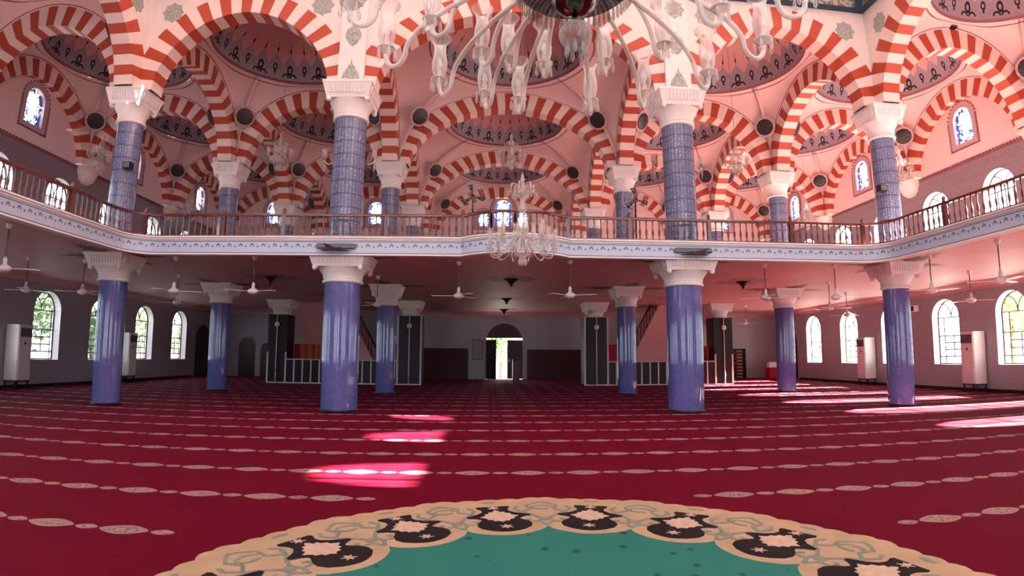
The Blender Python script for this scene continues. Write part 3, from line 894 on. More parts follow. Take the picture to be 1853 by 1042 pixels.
# ------------------------------------------------------------------ round carpet medallion
RX, RY = -.13, 2.85
rug = thing('round_rug', 'round beige and teal carpet medallion with black cartouches on the red carpet', 'rug', (RX,RY,0))
def polar(t, r, a): return (r*sin(a)+t*cos(a), r*cos(a)-t*sin(a))     # angle from +Y, clockwise
def flat(mb, poly, z0, z1, mat=0): mb.prism(poly, z0, z1, mat)
NPET = 16; off0 = radians(11.25)
outer = []
for k in range(NPET*20):
    a = 2*pi*k/(NPET*20); q = ((a/(2*pi/NPET)) % 1.0)       # q=0 at a gap, .5 at a petal centre
    r = 2.50 + .035*abs(sin(pi*q*5)) + .05*max(0, cos(2*pi*q))**2
    outer.append((r*sin(a), r*cos(a)))
inner = []
for k in range(NPET*20):
    a = 2*pi*k/(NPET*20); q = ((a/(2*pi/NPET)) % 1.0)
    r = 1.66 - .19*abs(sin(pi*q))**.6
    inner.append((r*sin(a), r*cos(a)))
mb = MB(); flat(mb, outer, 0, .006); mb.build('beige_border', MAT['beige'], rug)
mb = MB(); flat(mb, inner, .006, .009); mb.build('teal_field', MAT['tealrug'], rug)
mb = MB(); flat(mb, [(.42*(1+.12*cos(8*a))*sin(a), .42*(1+.12*cos(8*a))*cos(a)) for a in [2*pi*k/64 for k in range(64)]], .009, .012); mb.build('centre_rosette', MAT['rugcream'], rug)
half = [(0,2.27),(.14,2.27),(.15,2.24),(.115,2.17),(.12,2.11),(.17,2.05),(.275,1.985),(.27,1.95),(.20,1.925),(.16,1.90),(.165,1.87),(.21,1.80),(.225,1.73),(.20,1.66),(.13,1.60),(.06,1.57),(0,1.56)]
full = half + [(-t,r) for t,r in reversed(half[1:-1])]
fl_half = [(t*.80, 1.955+(r-1.955)*.88) for t, r in [(0,2.17),(.035,2.13),(.03,2.10),(.085,2.105),(.09,2.06),(.14,2.04),(.135,2.0),(.205,1.955),(.14,1.91),(.145,1.875),(.09,1.86),(.085,1.82),(.035,1.82),(0,1.78)]]
fl_full = fl_half + [(-t,r) for t,r in reversed(fl_half[1:-1])]
def cross(r): return [(0,r+.055),(.016,r+.02),(.05,r+.03),(.02,r),(.05,r-.03),(.012,r-.02),(0,r-.05),(-.012,r-.02),(-.05,r-.03),(-.02,r),(-.05,r+.03),(-.016,r+.02)]
m1 = MB(); flat(m1, full, .006, .010); M1 = m1.mesh('black_cartouche', MAT['rugblack'])
m2 = MB(); flat(m2, fl_full, .010, .013); flat(m2, cross(2.215), .010, .013); flat(m2, cross(1.68), .010, .013); M2 = m2.mesh('cream_flower', MAT['rugcream'])
m3 = MB()
def ribbon(mb, pts, w, z0, z1):
    n = len(pts)
    for i in range(n-1):
        a, b = Vector(pts[i]), Vector(pts[i+1]); d = (b-a).normalized(); p = Vector((-d.y,d.x))*w/2
        mb.prism([tuple(a+p),tuple(a-p),tuple(b-p),tuple(b+p)][::-1], z0, z1)
for s in (-1,1):
    ribbon(m3, [(s*.0,1.70),(s*.05,1.80),(s*.04,1.9),(s*.10,1.98),(s*.19,2.07),(s*.25,2.17),(s*.22,2.25)], .032, .006, .009)
    ribbon(m3, [(s*.10,1.98),(s*.20,1.93),(s*.25,1.97),(s*.21,2.0)], .028, .006, .009)
    ribbon(m3, [(s*.05,1.80),(s*.13,1.79),(s*.16,1.84),(s*.12,1.87)], .028, .006, .009)
    ribbon(m3, [(s*.19,2.07),(s*.1,2.16),(s*.14,2.28),(s*.06,2.36),(0,2.40)], .028, .006, .009)
flat(m3, [(.035*cos(a)*1.0,1.86+.05*sin(a)) for a in [2*pi*k/12 for k in range(12)]], .006, .009)
ribbon(m3, [(.09*cos(a),2.22+.06*sin(a)) for a in [2*pi*k/14 for k in range(13)]], .03, .006, .009)
M3 = m3.mesh('grey_scroll', MAT['ruggrey'])
for k in range(NPET):
    a = off0 + 2*pi*k/NPET
    c = link('black_cartouche', M1, rug, None, (0,0,-a)); link('cream_flower', M2, c)
    link('grey_scroll', M3, rug, None, (0,0,-2*pi*k/NPET))
for k in range(NPET):
    a = off0 + 2*pi*k/NPET; mb = MB()
    mb.prism([polar(.07*cos(b),2.425+.022*sin(b),a) for b in [2*pi*q/12 for q in range(12)]][::-1], .006, .009)
    mb.build('edge_oval', MAT['ruggrey'], rug)

# ------------------------------------------------------------------ stair enclosures under the third row
def enclosure(s, wh):
    root = thing('stair_enclosure', 'low dark glazed enclosure with pale uprights around the %s staircase' % wh, 'partition', (s*7.0,24.4,0))
    X = lambda x: s*(x-7.0)
    def bx(mb, xa, ya, za, xb, yb, zb, m=0): mb.box(min(X(xa),X(xb)),ya,za,max(X(xa),X(xb)),yb,zb,m)
    mb = MB(); bx(mb,3.55,-.03,0,10.35,.05,.05); mb.build('base_rail', MAT['alu'], root)
    mb = MB(); bx(mb,4.6,-.02,1.02,9.5,.04,1.06); mb.build('top_rail', MAT['alu'], root)
    mb = MB(); bx(mb,4.6,0,.05,9.5,.02,1.02); mb.build('glass_panel', MAT['smoke'], root)
    k = 4.6
    while k < 9.55:
        mb = MB(); bx(mb,k-.028,-.035,.05,k+.028,.045,1.03); mb.build('upright', MAT['alu'], root); k += .377
    for xa, xb in ((3.55,4.62),(9.48,10.35)):
        mb = MB(); bx(mb,xa,0,.05,xb,.05,2.99); bx(mb,xa,.05,.05,xa+.04,.9,2.99); bx(mb,xb-.04,.05,.05,xb,.9,2.99); mb.build('tall_panel', MAT['smoke'], root)
        for xx in (xa+.03, xb-.03):
            mb = MB(); bx(mb,xx-.035,-.03,.05,xx+.035,.02,2.99 if xx < 9.5 and xx > 3.7 or xx < 3.7 else 1.35); mb.build('panel_edge', MAT['alu'], root)
    for xx in (4.08, 9.92):
        p = thing('pole_speaker', 'thin pale pole with a round white disc on the %s panel of the %s enclosure' % ('inner' if xx < 6 else 'outer', wh), 'speaker', (s*xx,24.33,0))
        mb = MB(); mb.tube([(0,0,0),(0,0,3.0)], .026, 8); mb.build('pole', MAT['alu'], p)
        mb = MB(); mb.lathe([(.0,-.04),(.10,-.03),(.115,0),(.10,.03),(0,.045)], 20, M=Matrix.Translation((0,-.02,2.55)) @ Matrix.Rotation(pi/2,4,'X')); mb.build('round_disc', MAT['fanw'], p)
        mb = MB(); mb.lathe([(0,-.03),(.045,0),(0,.03)], 12, (0,-.03,.42)); mb.build('knob', MAT['fanw'], p)
    # third row piers
    for xx, w2 in ((4.12,'inner'),(9.95,'outer')):
        c = thing('pier', '%s pier with flared white capital rising from the %s enclosure' % (w2, wh), 'column', (s*xx,25.0,0))
        mb = MB(); mb.box(-.36,-.3,0,.36,.3,3.02); mb.build('shaft', MAT['dark'], c)
        link('capital', CAP3, c, (0,0,3.0))
    # stair
    st = thing('staircase', 'pink plastered stair rising outwards behind the %s enclosure' % wh, 'staircase', (s*7.0,25.6,0))
    pts = [(5.6,.0),(8.0,.0),(10.0,3.66),(7.3,3.66),(5.95,1.15)]
    mb = MB(); n = len(pts); P0 = [(X(x),0,z) for x,z in pts]; P1 = [(X(x),1.3,z) for x,z in pts]
    mb.add(P0+P1,[tuple(range(n)),tuple(range(n,2*n))]+[(k,(k+1)%n,n+(k+1)%n,n+k) for k in range(n)]); mb.build('flight', MAT['ceil'], st)
    mb = MB()
    for (xa,za,xb,zb,w) in ((7.7,0,9.7,3.66,.36),(5.95,1.15,7.3,3.66,.14)):
        q = [(X(xa),-.07,za),(X(xa+w),-.07,za),(X(xb+w),-.07,zb),(X(xb),-.07,zb)]
        q2 = [(a,.02,c) for a,b,c in q]
        mb.add(q+q2,[(0,1,2,3),(4,5,6,7),(0,1,5,4),(1,2,6,5),(2,3,7,6),(3,0,4,7)])
    mb.build('string', MAT['ceil'], st)
    mb = MB(); mb.tube([(X(5.7),-.03,1.5),(X(6.9),-.03,3.66)], .05, 6); mb.build('handrail', MAT['rail'], st)
    for k in range(9):
        t = k/8.6; mb = MB(); mb.tube([(X(5.98+1.25*t),-.03,1.2+2.35*t),(X(5.98+1.25*t),-.03,min(3.6,1.95+2.2*t))], .022, 6); mb.build('baluster', MAT['rail'], st)
CAP3 = capital_mesh(.36,.56,.66,False)
enclosure(-1,'left'); enclosure(1,'right')
def roll(x, z, m, label, r=.115):
    mb = MB(); mb.lathe([(.0,0),(r,.0),(r*1.03,.1),(r,z-.1),(r*.9,z),(0,z)], 16)
    tag(mb.build('rolled_carpet', m, None, (x,25.2,0)), label, 'carpet roll', 'rolled carpets stored behind the enclosures')
for k, x in enumerate((-9.28,-8.98,-8.68,-8.38)): roll(x, 1.72-.0*k, MAT['orange'] if k else MAT['redcloth'], 'upright rolled carpet behind the left enclosure, %s from the tall dark panel' % ('first','second','third','fourth')[k], .13)
for k, x in enumerate((9.0,9.27,9.54)): roll(x, 1.74, MAT['orange'], 'upright orange rolled carpet behind the right enclosure, %s from the blue column' % ('first','second','third')[k], .13)
for s, wh in ((-1,'left'),(1,'right')):
    mb = MB(); mb.box(-.24,-.05,0,.24,.05,1.8); mb.box(-.25,-.06,1.76,.25,.06,1.8)
    tag(mb.build('red_board', MAT['redcloth'], None, (s*4.9,25.15,0)), 'flat red cloth board standing behind the %s enclosure by its inner panel' % wh, 'board')

# ------------------------------------------------------------------ entrance door and back wall furniture
d = MB()
D0 = link('door_1', None, None, (.21,30.6,0)); struct(D0, 'arched main entrance with dark wooden leaves, one half open')
def part(name, mat, parent, fn, **k):
    mb = MB(); fn(mb); return mb.build(name, mat, parent, **k)
def tym(mb):
    pts = [(-1.0,2.24)]+[(-1.0*cos(pi*k/16),2.05+1.0*sin(pi*k/16)) for k in range(2,15)]+[(1.0,2.24)]
    n = len(pts); mb.add([(x,.12,z) for x,z in pts]+[(x,.2,z) for x,z in pts],[tuple(range(n)),tuple(range(n,2*n))]+[(k,(k+1)%n,n+(k+1)%n,n+k) for k in range(n)])
part('tympanum', MAT['wood'], D0, tym)
def jamb(mb):
    for s in (-1,1): mb.box(s*1.0-.0,-.04,0,s*1.14,.0,2.05)
    a0 = [(cos(pi*k/20),sin(pi*k/20)) for k in range(21)]
    for k in range(20):
        (c0,s0),(c1,s1) = a0[k],a0[k+1]
        v = [(r*c,y,2.05+r*q) for y in (-.04,0) for r,c,q in ((1.0,c0,s0),(1.14,c0,s0),(1.14,c1,s1),(1.0,c1,s1))]
        mb.add(v,[(0,1,2,3),(7,6,5,4),(1,5,6,2),(0,4,7,3)])
part('surround', MAT['tileX'], D0, jamb)
def leafm(mb):
    mb.box(0,-.03,.02,.84,.03,2.14)
    for z0, z1 in ((.15,.75),(.9,1.35),(1.5,2.0)): mb.box(.12,-.045,z0,.70,.045,z1)
l2 = part('door_leaf', MAT['wood'], D0, leafm, loc=(1.0,.10,0), rot=(0,0,pi))
l1 = part('door_leaf', MAT['wood'], D0, leafm, loc=(-.98,.02,0), rot=(0,0,radians(-52)))
part('handle', MAT['brass'], l2, lambda m: m.box(.72,.03,.95,.76,.09,1.1))
part('handle', MAT['brass'], l1, lambda m: m.box(.72,-.09,.95,.76,-.03,1.1))
mb = MB(); mb.box(-4.4,30.54,0,-1.75,30.6,1.66); mb.box(-4.4,30.52,1.6,-1.75,30.6,1.66)
struct(mb.build('trim_wainscot', MAT['wains']), 'dark red wooden wainscot left of the entrance')
mb = MB(); mb.box(1.45,30.54,0,4.9,30.6,1.62); mb.box(1.45,30.52,1.56,4.9,30.6,1.62)
struct(mb.build('trim_wainscot', MAT['wains']), 'dark red wooden wainscot right of the entrance')
st = thing('donation_box', 'tall dark wooden box standing on the carpet in front of the entrance door', 'box', (.63,26.0,0))
part('body', MAT['wood'], st, lambda m: m.box(-.16,-.16,.04,.16,.16,1.08))
part('lid', MAT['wood'], st, lambda m: m.frustum(0,0,1.08,.19,.19,1.14,.15,.15))
part('plinth', MAT['dark'], st, lambda m: m.box(-.19,-.19,0,.19,.19,.05))
tag(part('notice_board', [MAT['grey'], MAT['stencil']], None, lambda m: (m.box(-.28,-.04,-.55,.28,0,.55,0), m.box(-.24,-.05,-.5,.24,-.03,.5,1)), loc=(-1.25,30.6,1.6)), 'small notice board with painted mottled reflections on the back wall just left of the entrance', 'notice board')  # mottled inset imitates bright reflections in its colour
# dark doors and niches of the back corners
def arched_slab(name, T, w, zp, mat, lab):
    r = w/2; pts = [(-r,0)]+[(-r*cos(pi*k/14),zp+r*sin(pi*k/14)) for k in range(15)]+[(r,0)]
    mb = MB(); n = len(pts)
    mb.add([T(u,z,0) for u,z in pts]+[T(u,z,-.05) for u,z in pts],[tuple(range(n)),tuple(range(n,2*n))]+[(k,(k+1)%n,n+(k+1)%n,n+k) for k in range(n)])
    r2 = r+.1; q = [(-r2,0)]+[(-r2*cos(pi*k/14),zp+r2*sin(pi*k/14)) for k in range(15)]+[(r2,0)]
    for k in range(len(q)-1): mb.add([T(*pts[k],-.05),T(*pts[k+1],-.05),T(*q[k+1],-.03),T(*q[k],-.03)],[(0,1,2,3)],1)
    struct(mb.build(name, [mat, MAT['tileX']]), lab)
arched_slab('door_2', lambda u,z,d: (-13.95+u,30.6+d,z), .95, 1.62, MAT['wood'], 'dark arched door in the left back corner')
arched_slab('door_3', lambda u,z,d: (-12.85+u,30.6+d,z), .66, 1.5, MAT['wood'], 'narrow dark arched door beside the left stair enclosure')
arched_slab('door_4', lambda u,z,d: (15.72+d,28.9+u,z), 1.5, 1.95, MAT['wood'], 'dark arched doorway at the far end of the right wall')
arched_slab('door_5', lambda u,z,d: (-15.72-d,28.9+u,z), 1.5, 1.95, MAT['wood'], 'dark arched doorway at the far end of the left wall')
# booklet shelf, red box
sh = thing('bookshelf', 'dark open shelf rack on the floor against the back wall right of the enclosure', 'shelf', (13.25,30.2,0))
for s in (-1,1): part('side_panel', MAT['wood'], sh, lambda m, s=s: m.box(s*.36-.02,-.2,0,s*.36+.02,.2,1.64))
for k in range(10): part('shelf', MAT['wood'], sh, lambda m, k=k: m.box(-.34,-.2,.02+k*.178,.34,.2,.045+k*.178))
part('back_panel', MAT['wood'], sh, lambda m: m.box(-.34,.18,0,.34,.2,1.64))
for k in range(9):
    mb = MB(); mb.box(-.17,-.21,0,.17,.1,.085)
    for q in range(3): mb.box(-.165,-.212,.02+q*.024,.165,.1,.026+q*.024,1)
    tag(mb.build('booklet_pile', [MAT['book'], MAT['redcloth']], None, (13.25,30.2,.045+k*.178)), 'small pile of reddish booklets on the dark shelf rack, %s shelf from the floor' % ('first','second','third','fourth','fifth','sixth','seventh','eighth','ninth')[k], 'booklets', 'booklet piles on the shelf rack')
rb = thing('red_cabinet', 'small red cabinet with a white top near the back right corner', 'cabinet', (14.75,29.2,0))
part('body', MAT['redcloth'], rb, lambda m: (m.box(-.3,-.22,.0,.3,.22,.62), m.box(-.27,-.235,.06,.27,-.22,.56)))
part('white_top', MAT['paper'], rb, lambda m: m.frustum(0,.02,.62,.24,.18,.90,.22,.1))

# ------------------------------------------------------------------ floor-standing air conditioners
def air_con(label, x, y, rz):
    r = thing('air_conditioner', label, 'air conditioner', (x,y,0), rz, 'floor-standing air conditioners along the walls')
    part('body', MAT['acw'], r, lambda m: (m.box(-.28,-.24,.27,.28,.24,2.0), m.box(-.26,-.27,.30,.26,-.24,1.97)))
    def grl(m):
        m.box(-.23,-.285,1.62,.23,-.265,1.9)
        for k in range(5): m.box(-.23,-.30,1.65+k*.05,.23,-.28,1.668+k*.05)
    tag(part('air_grille', MAT['grey'], r, grl), 'dark slatted air outlet')
    part('emblem', MAT['dark'], r, lambda m: m.lathe([(0,0),(.04,0),(.04,.01),(0,.012)],12,M=Matrix.Translation((0,-.27,1.42)) @ Matrix.Rotation(pi/2,4,'X')))
    part('intake_panel', MAT['acw'], r, lambda m: m.box(-.22,-.28,.36,.22,-.268,1.15))
    st = part('stand', MAT['dark'], r, lambda m: m.box(-.3,-.25,.23,.3,.25,.27))
    for a in (-.26,.26):
        for b in (-.2,.2): part('leg', MAT['dark'], st, lambda m, a=a, b=b: m.box(a-.02,b-.02,0,a+.02,b+.02,.23))
    return r
air_con('ivory air conditioner on a stand by the left wall, before the window nearest the camera', -15.43, 16.35, pi/2)
air_con('ivory air conditioner on a stand by the left wall, half hidden behind the blue column', -15.43, 22.15, pi/2)
air_con('ivory air conditioner on a stand by the right wall, between the two nearest windows', 15.43, 16.40, -pi/2)
air_con('ivory air conditioner on a stand by the right wall, left of the blue column', 15.43, 22.15, -pi/2)
sp = thing('wall_speaker', 'small pale wall speaker high on the right wall beside the blue column', 'speaker', (15.72,19.3,3.0), -pi/2)
part('body', MAT['vwhite'], sp, lambda m: m.box(-.16,-.28,-.12,.16,-.06,.12)); part('bracket', MAT['grey'], sp, lambda m: m.box(-.05,-.08,-.05,.05,0,.05)); part('mesh', MAT['dark'], sp, lambda m: m.box(-.13,-.29,-.09,.13,-.278,.09))

# ------------------------------------------------------------------ ceiling fans
fm = MB(); fm.lathe([(.02,.0),(.05,.01),(.10,.03),(.125,.06),(.125,.10),(.09,.13),(.05,.15),(.035,.20),(.045,.24),(.03,.27),(.015,.30)], 20)
FMOT = fm.mesh('motor', MAT['fanw'])
fr_ = MB(); fr_.tube([(0,0,.28),(0,0,.93)], .013, 8); FROD = fr_.mesh('rod', MAT['grey'])
fcn = MB(); fcn.lathe([(.02,.84),(.055,.87),(.065,.935)], 14); FCAN = fcn.mesh('canopy', MAT['fanw'])
fb = MB(); Mb = Matrix.Rotation(radians(8),4,'X')
fb.box(.10,-.02,.075,.22,.02,.085); fb.add([(.2,-.05,.07),(.66,-.075,.07),(.66,.075,.07),(.2,.05,.07),(.2,-.05,.08),(.66,-.075,.08),(.66,.075,.08),(.2,.05,.08)],[(3,2,1,0),(4,5,6,7),(0,1,5,4),(1,2,6,5),(2,3,7,6),(3,0,4,7)],0,M=Matrix.Translation((0,0,.0)))
FBL = fb.mesh('blade', MAT['fanw'])
def fan(x, y, label, a0):
    r = thing('ceiling_fan', label, 'ceiling fan', (x,y,ZG0-.935), 0, 'white ceiling fans under the gallery')
    link('motor', FMOT, r); link('rod', FROD, r); link('canopy', FCAN, r)
    for k in range(3): link('blade', FBL, r, None, (0,0,a0+2*pi*k/3))
    return r
FANS = [(-9.86,9.68,'white ceiling fan at the left edge of the photo, under the side gallery'),
 (-12.75,13.5,'ceiling fan hanging before the nearest left window'),
 (-11.33,13.9,'ceiling fan just left of the left corner column'),
 (-8.43,13.4,'ceiling fan between the left corner column and the slim column behind'),
 (-10.23,16.71,'lower-looking ceiling fan above the fourth left window'),
 (-6.33,13.27,'ceiling fan on a long rod left of the thick left column'),
 (-3.96,16.6,'ceiling fan just behind the thick left column'),
 (-1.38,13.86,'ceiling fan left of the entrance axis'),
 (1.35,13.5,'ceiling fan right of the entrance axis'),
 (6.46,13.62,'ceiling fan right of the thick right column'),
 (8.34,13.46,'ceiling fan just left of the right corner column'),
 (10.31,16.78,'dark-rod ceiling fan over the second far right window'),
 (13.0,19.81,'ceiling fan near the right wall between the two far windows'),
 (9.84,11.81,'ceiling fan right of the right corner column'),
 (13.13,13.99,'ceiling fan over the air conditioner by the right wall'),
 (9.95,9.9,'ceiling fan nearest the right edge of the photo'),
 (5.9,19.6,'ceiling fan half hidden behind the thick right column'),
 (11.6,25.6,'ceiling fan by the back right corner, left of the slim column')]
for k, (x, y, l) in enumerate(FANS): fan(x, y, l, k*.7+.3)

# ceiling lamps and stencils of the lower ceiling
cl_ = MB(); cl_.lathe([(.24,0),(.22,-.03),(.12,-.07),(.10,-.12),(.05,-.16),(.06,-.20),(.0,-.26)], 18); CLM = cl_.mesh('ceiling_lamp', MAT['wood'])
for x, y, l in ((.05,17.0,'dark bronze ceiling lamp on the entrance axis, first from the gallery edge'),(.09,23.0,'dark bronze ceiling lamp on the entrance axis, second from the gallery edge'),(.13,28.6,'dark bronze ceiling lamp on the entrance axis, nearest the door'),(7.45,16.97,'dark bronze ceiling lamp right of the thick right column'),(-7.4,16.97,'dark bronze ceiling lamp left of the thick left column')):
    tag(link('ceiling_lamp', CLM, None, (x,y,ZG0)), l, 'ceiling lamp', 'bronze ceiling lamps')
MAT['stcl'] = simple('dark_ceiling_stencil', (.16,.15,.15,1), .6, nz=.3, nscale=9)
MAT['stcs'] = simple('faint_ceiling_stencil', (.40,.29,.29,1), .6, nz=.2, nscale=6)
mb = MB(); zs = ZG0-.004
def ceil_poly(pts, m): mb.add([(x,y,zs) for x,y in pts]+[(x,y,ZG0) for x,y in pts],[tuple(range(len(pts)))]+[(k,(k+1)%len(pts),len(pts)+(k+1)%len(pts),len(pts)+k) for k in range(len(pts))],m)
for x in XS[1:5]:
    for y in YS[1:3]:
        for s in (-1,1):
            q = [(.5,-.12),(.8,-.34),(.95,-.2),(1.25,-.26),(1.2,-.1),(1.7,0),(1.2,.1),(1.25,.26),(.95,.2),(.8,.34),(.5,.12)]
            ceil_poly([(x+s*a,y+b) for a,b in q], 0)
            ceil_poly([(x+b,y+s*a) for a,b in q], 0)
for x, y in ((.05,17),(.09,23),(.13,28.6),(7.45,17),(-7.4,17),(7.0,22.2),(-7.0,22.2)):
    ceil_poly([(x+(.75+.12*cos(8*a))*cos(a), y+(.75+.12*cos(8*a))*sin(a)) for a in [2*pi*k/64 for k in range(64)]], 1)
struct(mb.build('trim_stencil', [MAT['stcl'], MAT['stcs']]), 'dark stencilled ornament on the lower ceiling')

# ------------------------------------------------------------------ chandeliers
def bez(p, n=14):
    out = []
    m = len(p)-1
    for k in range(n+1):
        t = k/n; x = z = 0
        for i, (a, b) in enumerate(p):
            c = math.comb(m,i)*(1-t)**(m-i)*t**i; x += a*c; z += b*c
        out.append((x,0,z))
    return out
def chimney_mesh(k, w=1.0, mat=None):
    mb = MB(); mb.lathe([(r*k*w,z*k) for r,z in [(.022,0),(.036,.02),(.044,.06),(.046,.11),(.04,.16),(.034,.2),(.036,.24),(.05,.275),(.064,.29),(.066,.30)]], 14, caps=False)
    return mb.mesh('glass_chimney', mat or MAT['crystal'])
def cup_mesh(k, mat=None):
    mb = MB(); mb.lathe([(r*k,z*k) for r,z in [(.0,-.06),(.02,-.05),(.03,-.025),(.066,-.008),(.07,.0),(.03,.004),(.02,.02),(.018,.06),(.012,.10),(.02,.13),(.014,.17),(0,.185)]], 12, caps=False)
    return mb.mesh('drip_cup', mat or MAT['cloudy'])
def drops_mesh(k, mat=None):
    mb = MB()
    for q in range(5):
        a = 2*pi*q/5; mb.lathe([(0,0),(.011*k,-.03*k),(.014*k,-.075*k),(0,-.10*k)], 5, (.062*k*cos(a),.062*k*sin(a),-.005*k), caps=False)
    return mb.mesh('crystal_drops', mat or MAT['crystal'])
CH1, CP1, DR1 = chimney_mesh(1.12, 1.22, MAT['bigglass']), cup_mesh(1.0, MAT['bigarm']), drops_mesh(1.0, MAT['bigglass'])
def hook(r0, z0, rc, zc, h):
    p = bez([(r0,z0),(r0+(rc-r0)*.55,z0-.02),(rc-2*h-.04,zc+.12),(rc-2*h,zc-.02)], 10)
    return p + [(rc-h+h*cos(pi+pi*k/9),0,zc-.03+1.3*h*sin(pi+pi*k/9)) for k in range(1,10)]
def arm_set(root, angles, curve, zc, rc, rad, ch, cp, dr, mat):
    mb = MB(); mb.tube(curve if len(curve[0]) == 3 else bez(curve), rad, 8); A = mb.mesh('arm', mat)
    for a in angles:
        o = link('arm', A, root, None, (0,0,pi/2-radians(a)))
        link('drip_cup', cp, o, (rc,0,zc)); link('glass_chimney', ch, o, (rc,0,zc+.02))
        if dr: link('crystal_drops', dr, o, (rc,0,zc))
CY = 3.1
big = thing('chandelier', 'huge crystal chandelier with long curved arms hanging overhead at the top edge', 'chandelier', (-.10,CY,0), 0, 'crystal chandeliers')
angA = [-168,-150,-128,-108,-88,-65,-41.5,-24,-11.5,14,33,56,78,100,122,142,162]
angB = [-160,-130,-100,-64,-34.5,-21.5,-5,22,49,80,110,140]
arm_set(big, angA, hook(.30,3.80,1.40,3.51,.085), 3.53, 1.40, .018, CH1, CP1, DR1, MAT['bigarm'])
arm_set(big, angB, hook(.30,3.94,1.04,3.66,.075), 3.68, 1.04, .018, CH1, CP1, DR1, MAT['bigarm'])
part('hub', MAT['cloudy'], big, lambda m: m.lathe([(.0,4.75),(.10,4.7),(.16,4.5),(.10,4.3),(.20,4.1),(.30,3.95),(.33,3.86),(.30,3.78),(.33,3.7),(.30,3.64),(.15,3.62),(0,3.62)],28,caps=False))
part('bowl', MAT['steel'], big, lambda m: m.lathe([(.34,3.68),(.34,3.63),(.16,3.60),(.155,3.55),(.12,3.49),(.06,3.455),(.0,3.445)],32,caps=False))
fin = part('finial', MAT['steel'], big, lambda m: m.lathe([(0,3.46),(.02,3.45),(.014,3.41),(.022,3.39),(.0,3.36)],10,caps=False))
pb = part('pendant_bowl', MAT['crystal'], big, lambda m: m.lathe([(.03,3.38),(.06,3.375),(.09,3.35),(.105,3.31),(.10,3.27),(.075,3.235),(.0,3.225)],20,caps=False))
for k in range(7):
    a = 2*pi*k/7; part('crystal_drop', MAT['crystal'], pb, lambda m, a=a: m.lathe([(0,3.25),(.012,3.22),(.014,3.18),(0,3.15)],6,(.06*cos(a),.06*sin(a),0),caps=False))
fm_ = MB(); fm_.lathe([(0,0),(.010,-.02),(.012,-.09),(0,-.115)],5,caps=False); FR = fm_.mesh('fringe_drop', MAT['cloudy'])
for k in range(60):
    a = 2*pi*k/60; link('fringe_drop', FR, big, (.36*cos(a),.36*sin(a),3.66))
part('fringe_ring', MAT['brass'], big, lambda m: m.lathe([(.34,3.66),(.375,3.66),(.375,3.685),(.34,3.685)],48,caps=False))
part('chain', MAT['brass'], big, lambda m: m.tube([(0,0,4.7),(0,0,14.5)],.012,6))

ch2 = thing('chandelier', 'two-tier crystal chandelier hanging on a wire before the gallery bow', 'chandelier', (-.01,10.2,0), 0, 'crystal chandeliers')
CH2, CP2, DR2 = chimney_mesh(.95, 1, MAT['duskglass']), cup_mesh(.8, MAT['duskglass']), drops_mesh(1.0, MAT['duskglass'])
arm_set(ch2, [15+30*k for k in range(12)], [(.08,3.42),(.25,3.5),(.34,3.14),(.50,3.06),(.66,3.14),(.62,3.36)], 3.36, .62, .013, CH2, CP2, DR2, MAT['duskglass'])
arm_set(ch2, [60*k for k in range(6)], [(.06,3.52),(.18,3.66),(.26,3.34),(.36,3.28),(.46,3.40),(.42,3.54)], 3.54, .42, .012, CH2, CP2, DR2, MAT['duskglass'])
arm_set(ch2, [60*k+20 for k in range(6)], [(.03,4.38),(.08,4.56),(.16,4.62),(.24,4.56),(.22,4.44)], 4.42, .22, .010, cup_mesh(.5, MAT['duskglass']), CP2, DR2, MAT['duskglass'])
part('stem', MAT['duskglass'], ch2, lambda m: m.lathe([(0,3.0),(.07,3.02),(.08,3.10),(.05,3.14),(.13,3.2),(.16,3.32),(.10,3.42),(.06,3.5),(.12,3.66),(.10,3.82),(.05,3.92),(.035,4.0),(.085,4.06),(.07,4.12),(.035,4.2),(.05,4.27),(.11,4.36),(.05,4.44),(.03,4.6),(.045,4.66),(.0,4.82)],16,caps=False))
part('bottom_bowl', MAT['duskglass'], ch2, lambda m: m.lathe([(.0,2.99),(.075,3.0),(.085,3.05),(.075,3.11),(.04,3.13)],14,caps=False))
part('wire', MAT['grey'], ch2, lambda m: m.tube([(0,0,4.8),(0,0,14.5)],.006,5))

# small chandeliers hanging in the vaults of the gallery
def small_ch(x, y, z, label):
    r = thing('small_chandelier', label, 'chandelier', (x,y,z), 0, 'small crystal chandeliers in the gallery vaults')
    mb = MB(); mb.tube(bez([(.04,.0),(.2,.12),(.26,-.2),(.38,-.16),(.36,.02)]), .012, 6); A = mb.mesh('arm', MAT['cloudy'])
    for k in range(8):
        o = link('arm', A, r, None, (0,0,2*pi*k/8)); link('glass_cup', SC_CUP, o, (.36,0,.0))
    link('stem', SC_ST, r); link('crystal_skirt', SC_SK, r)['kind'] = 'stuff'; link('wire', SC_WI, r)
mb = MB(); mb.lathe([(.015,0),(.05,.02),(.06,.09),(.045,.16),(.075,.20)],8,caps=False); SC_CUP = mb.mesh('glass_cup', MAT['cloudy'])
mb = MB(); mb.lathe([(0,-.42),(.05,-.38),(.10,-.30),(.05,-.22),(.12,-.1),(.06,.05),(.14,.2),(.05,.32),(.10,.46),(.03,.6),(.05,.7),(0,.78)],12,caps=False); SC_ST = mb.mesh('stem', MAT['cloudy'])
mb = MB()
for k in range(18):
    a = 2*pi*k/18
    for rr, zz in ((.26,-.05),(.17,-.16),(.2,.42)): mb.lathe([(0,0),(.014,-.03),(.016,-.09),(0,-.13)],4,(rr*cos(a),rr*sin(a),zz),caps=False)
SC_SK = mb.mesh('crystal_skirt', MAT['cloudy'])
mb = MB(); mb.tube([(0,0,.7),(0,0,5.1)],.006,4); SC_WI = mb.mesh('wire', MAT['grey'])
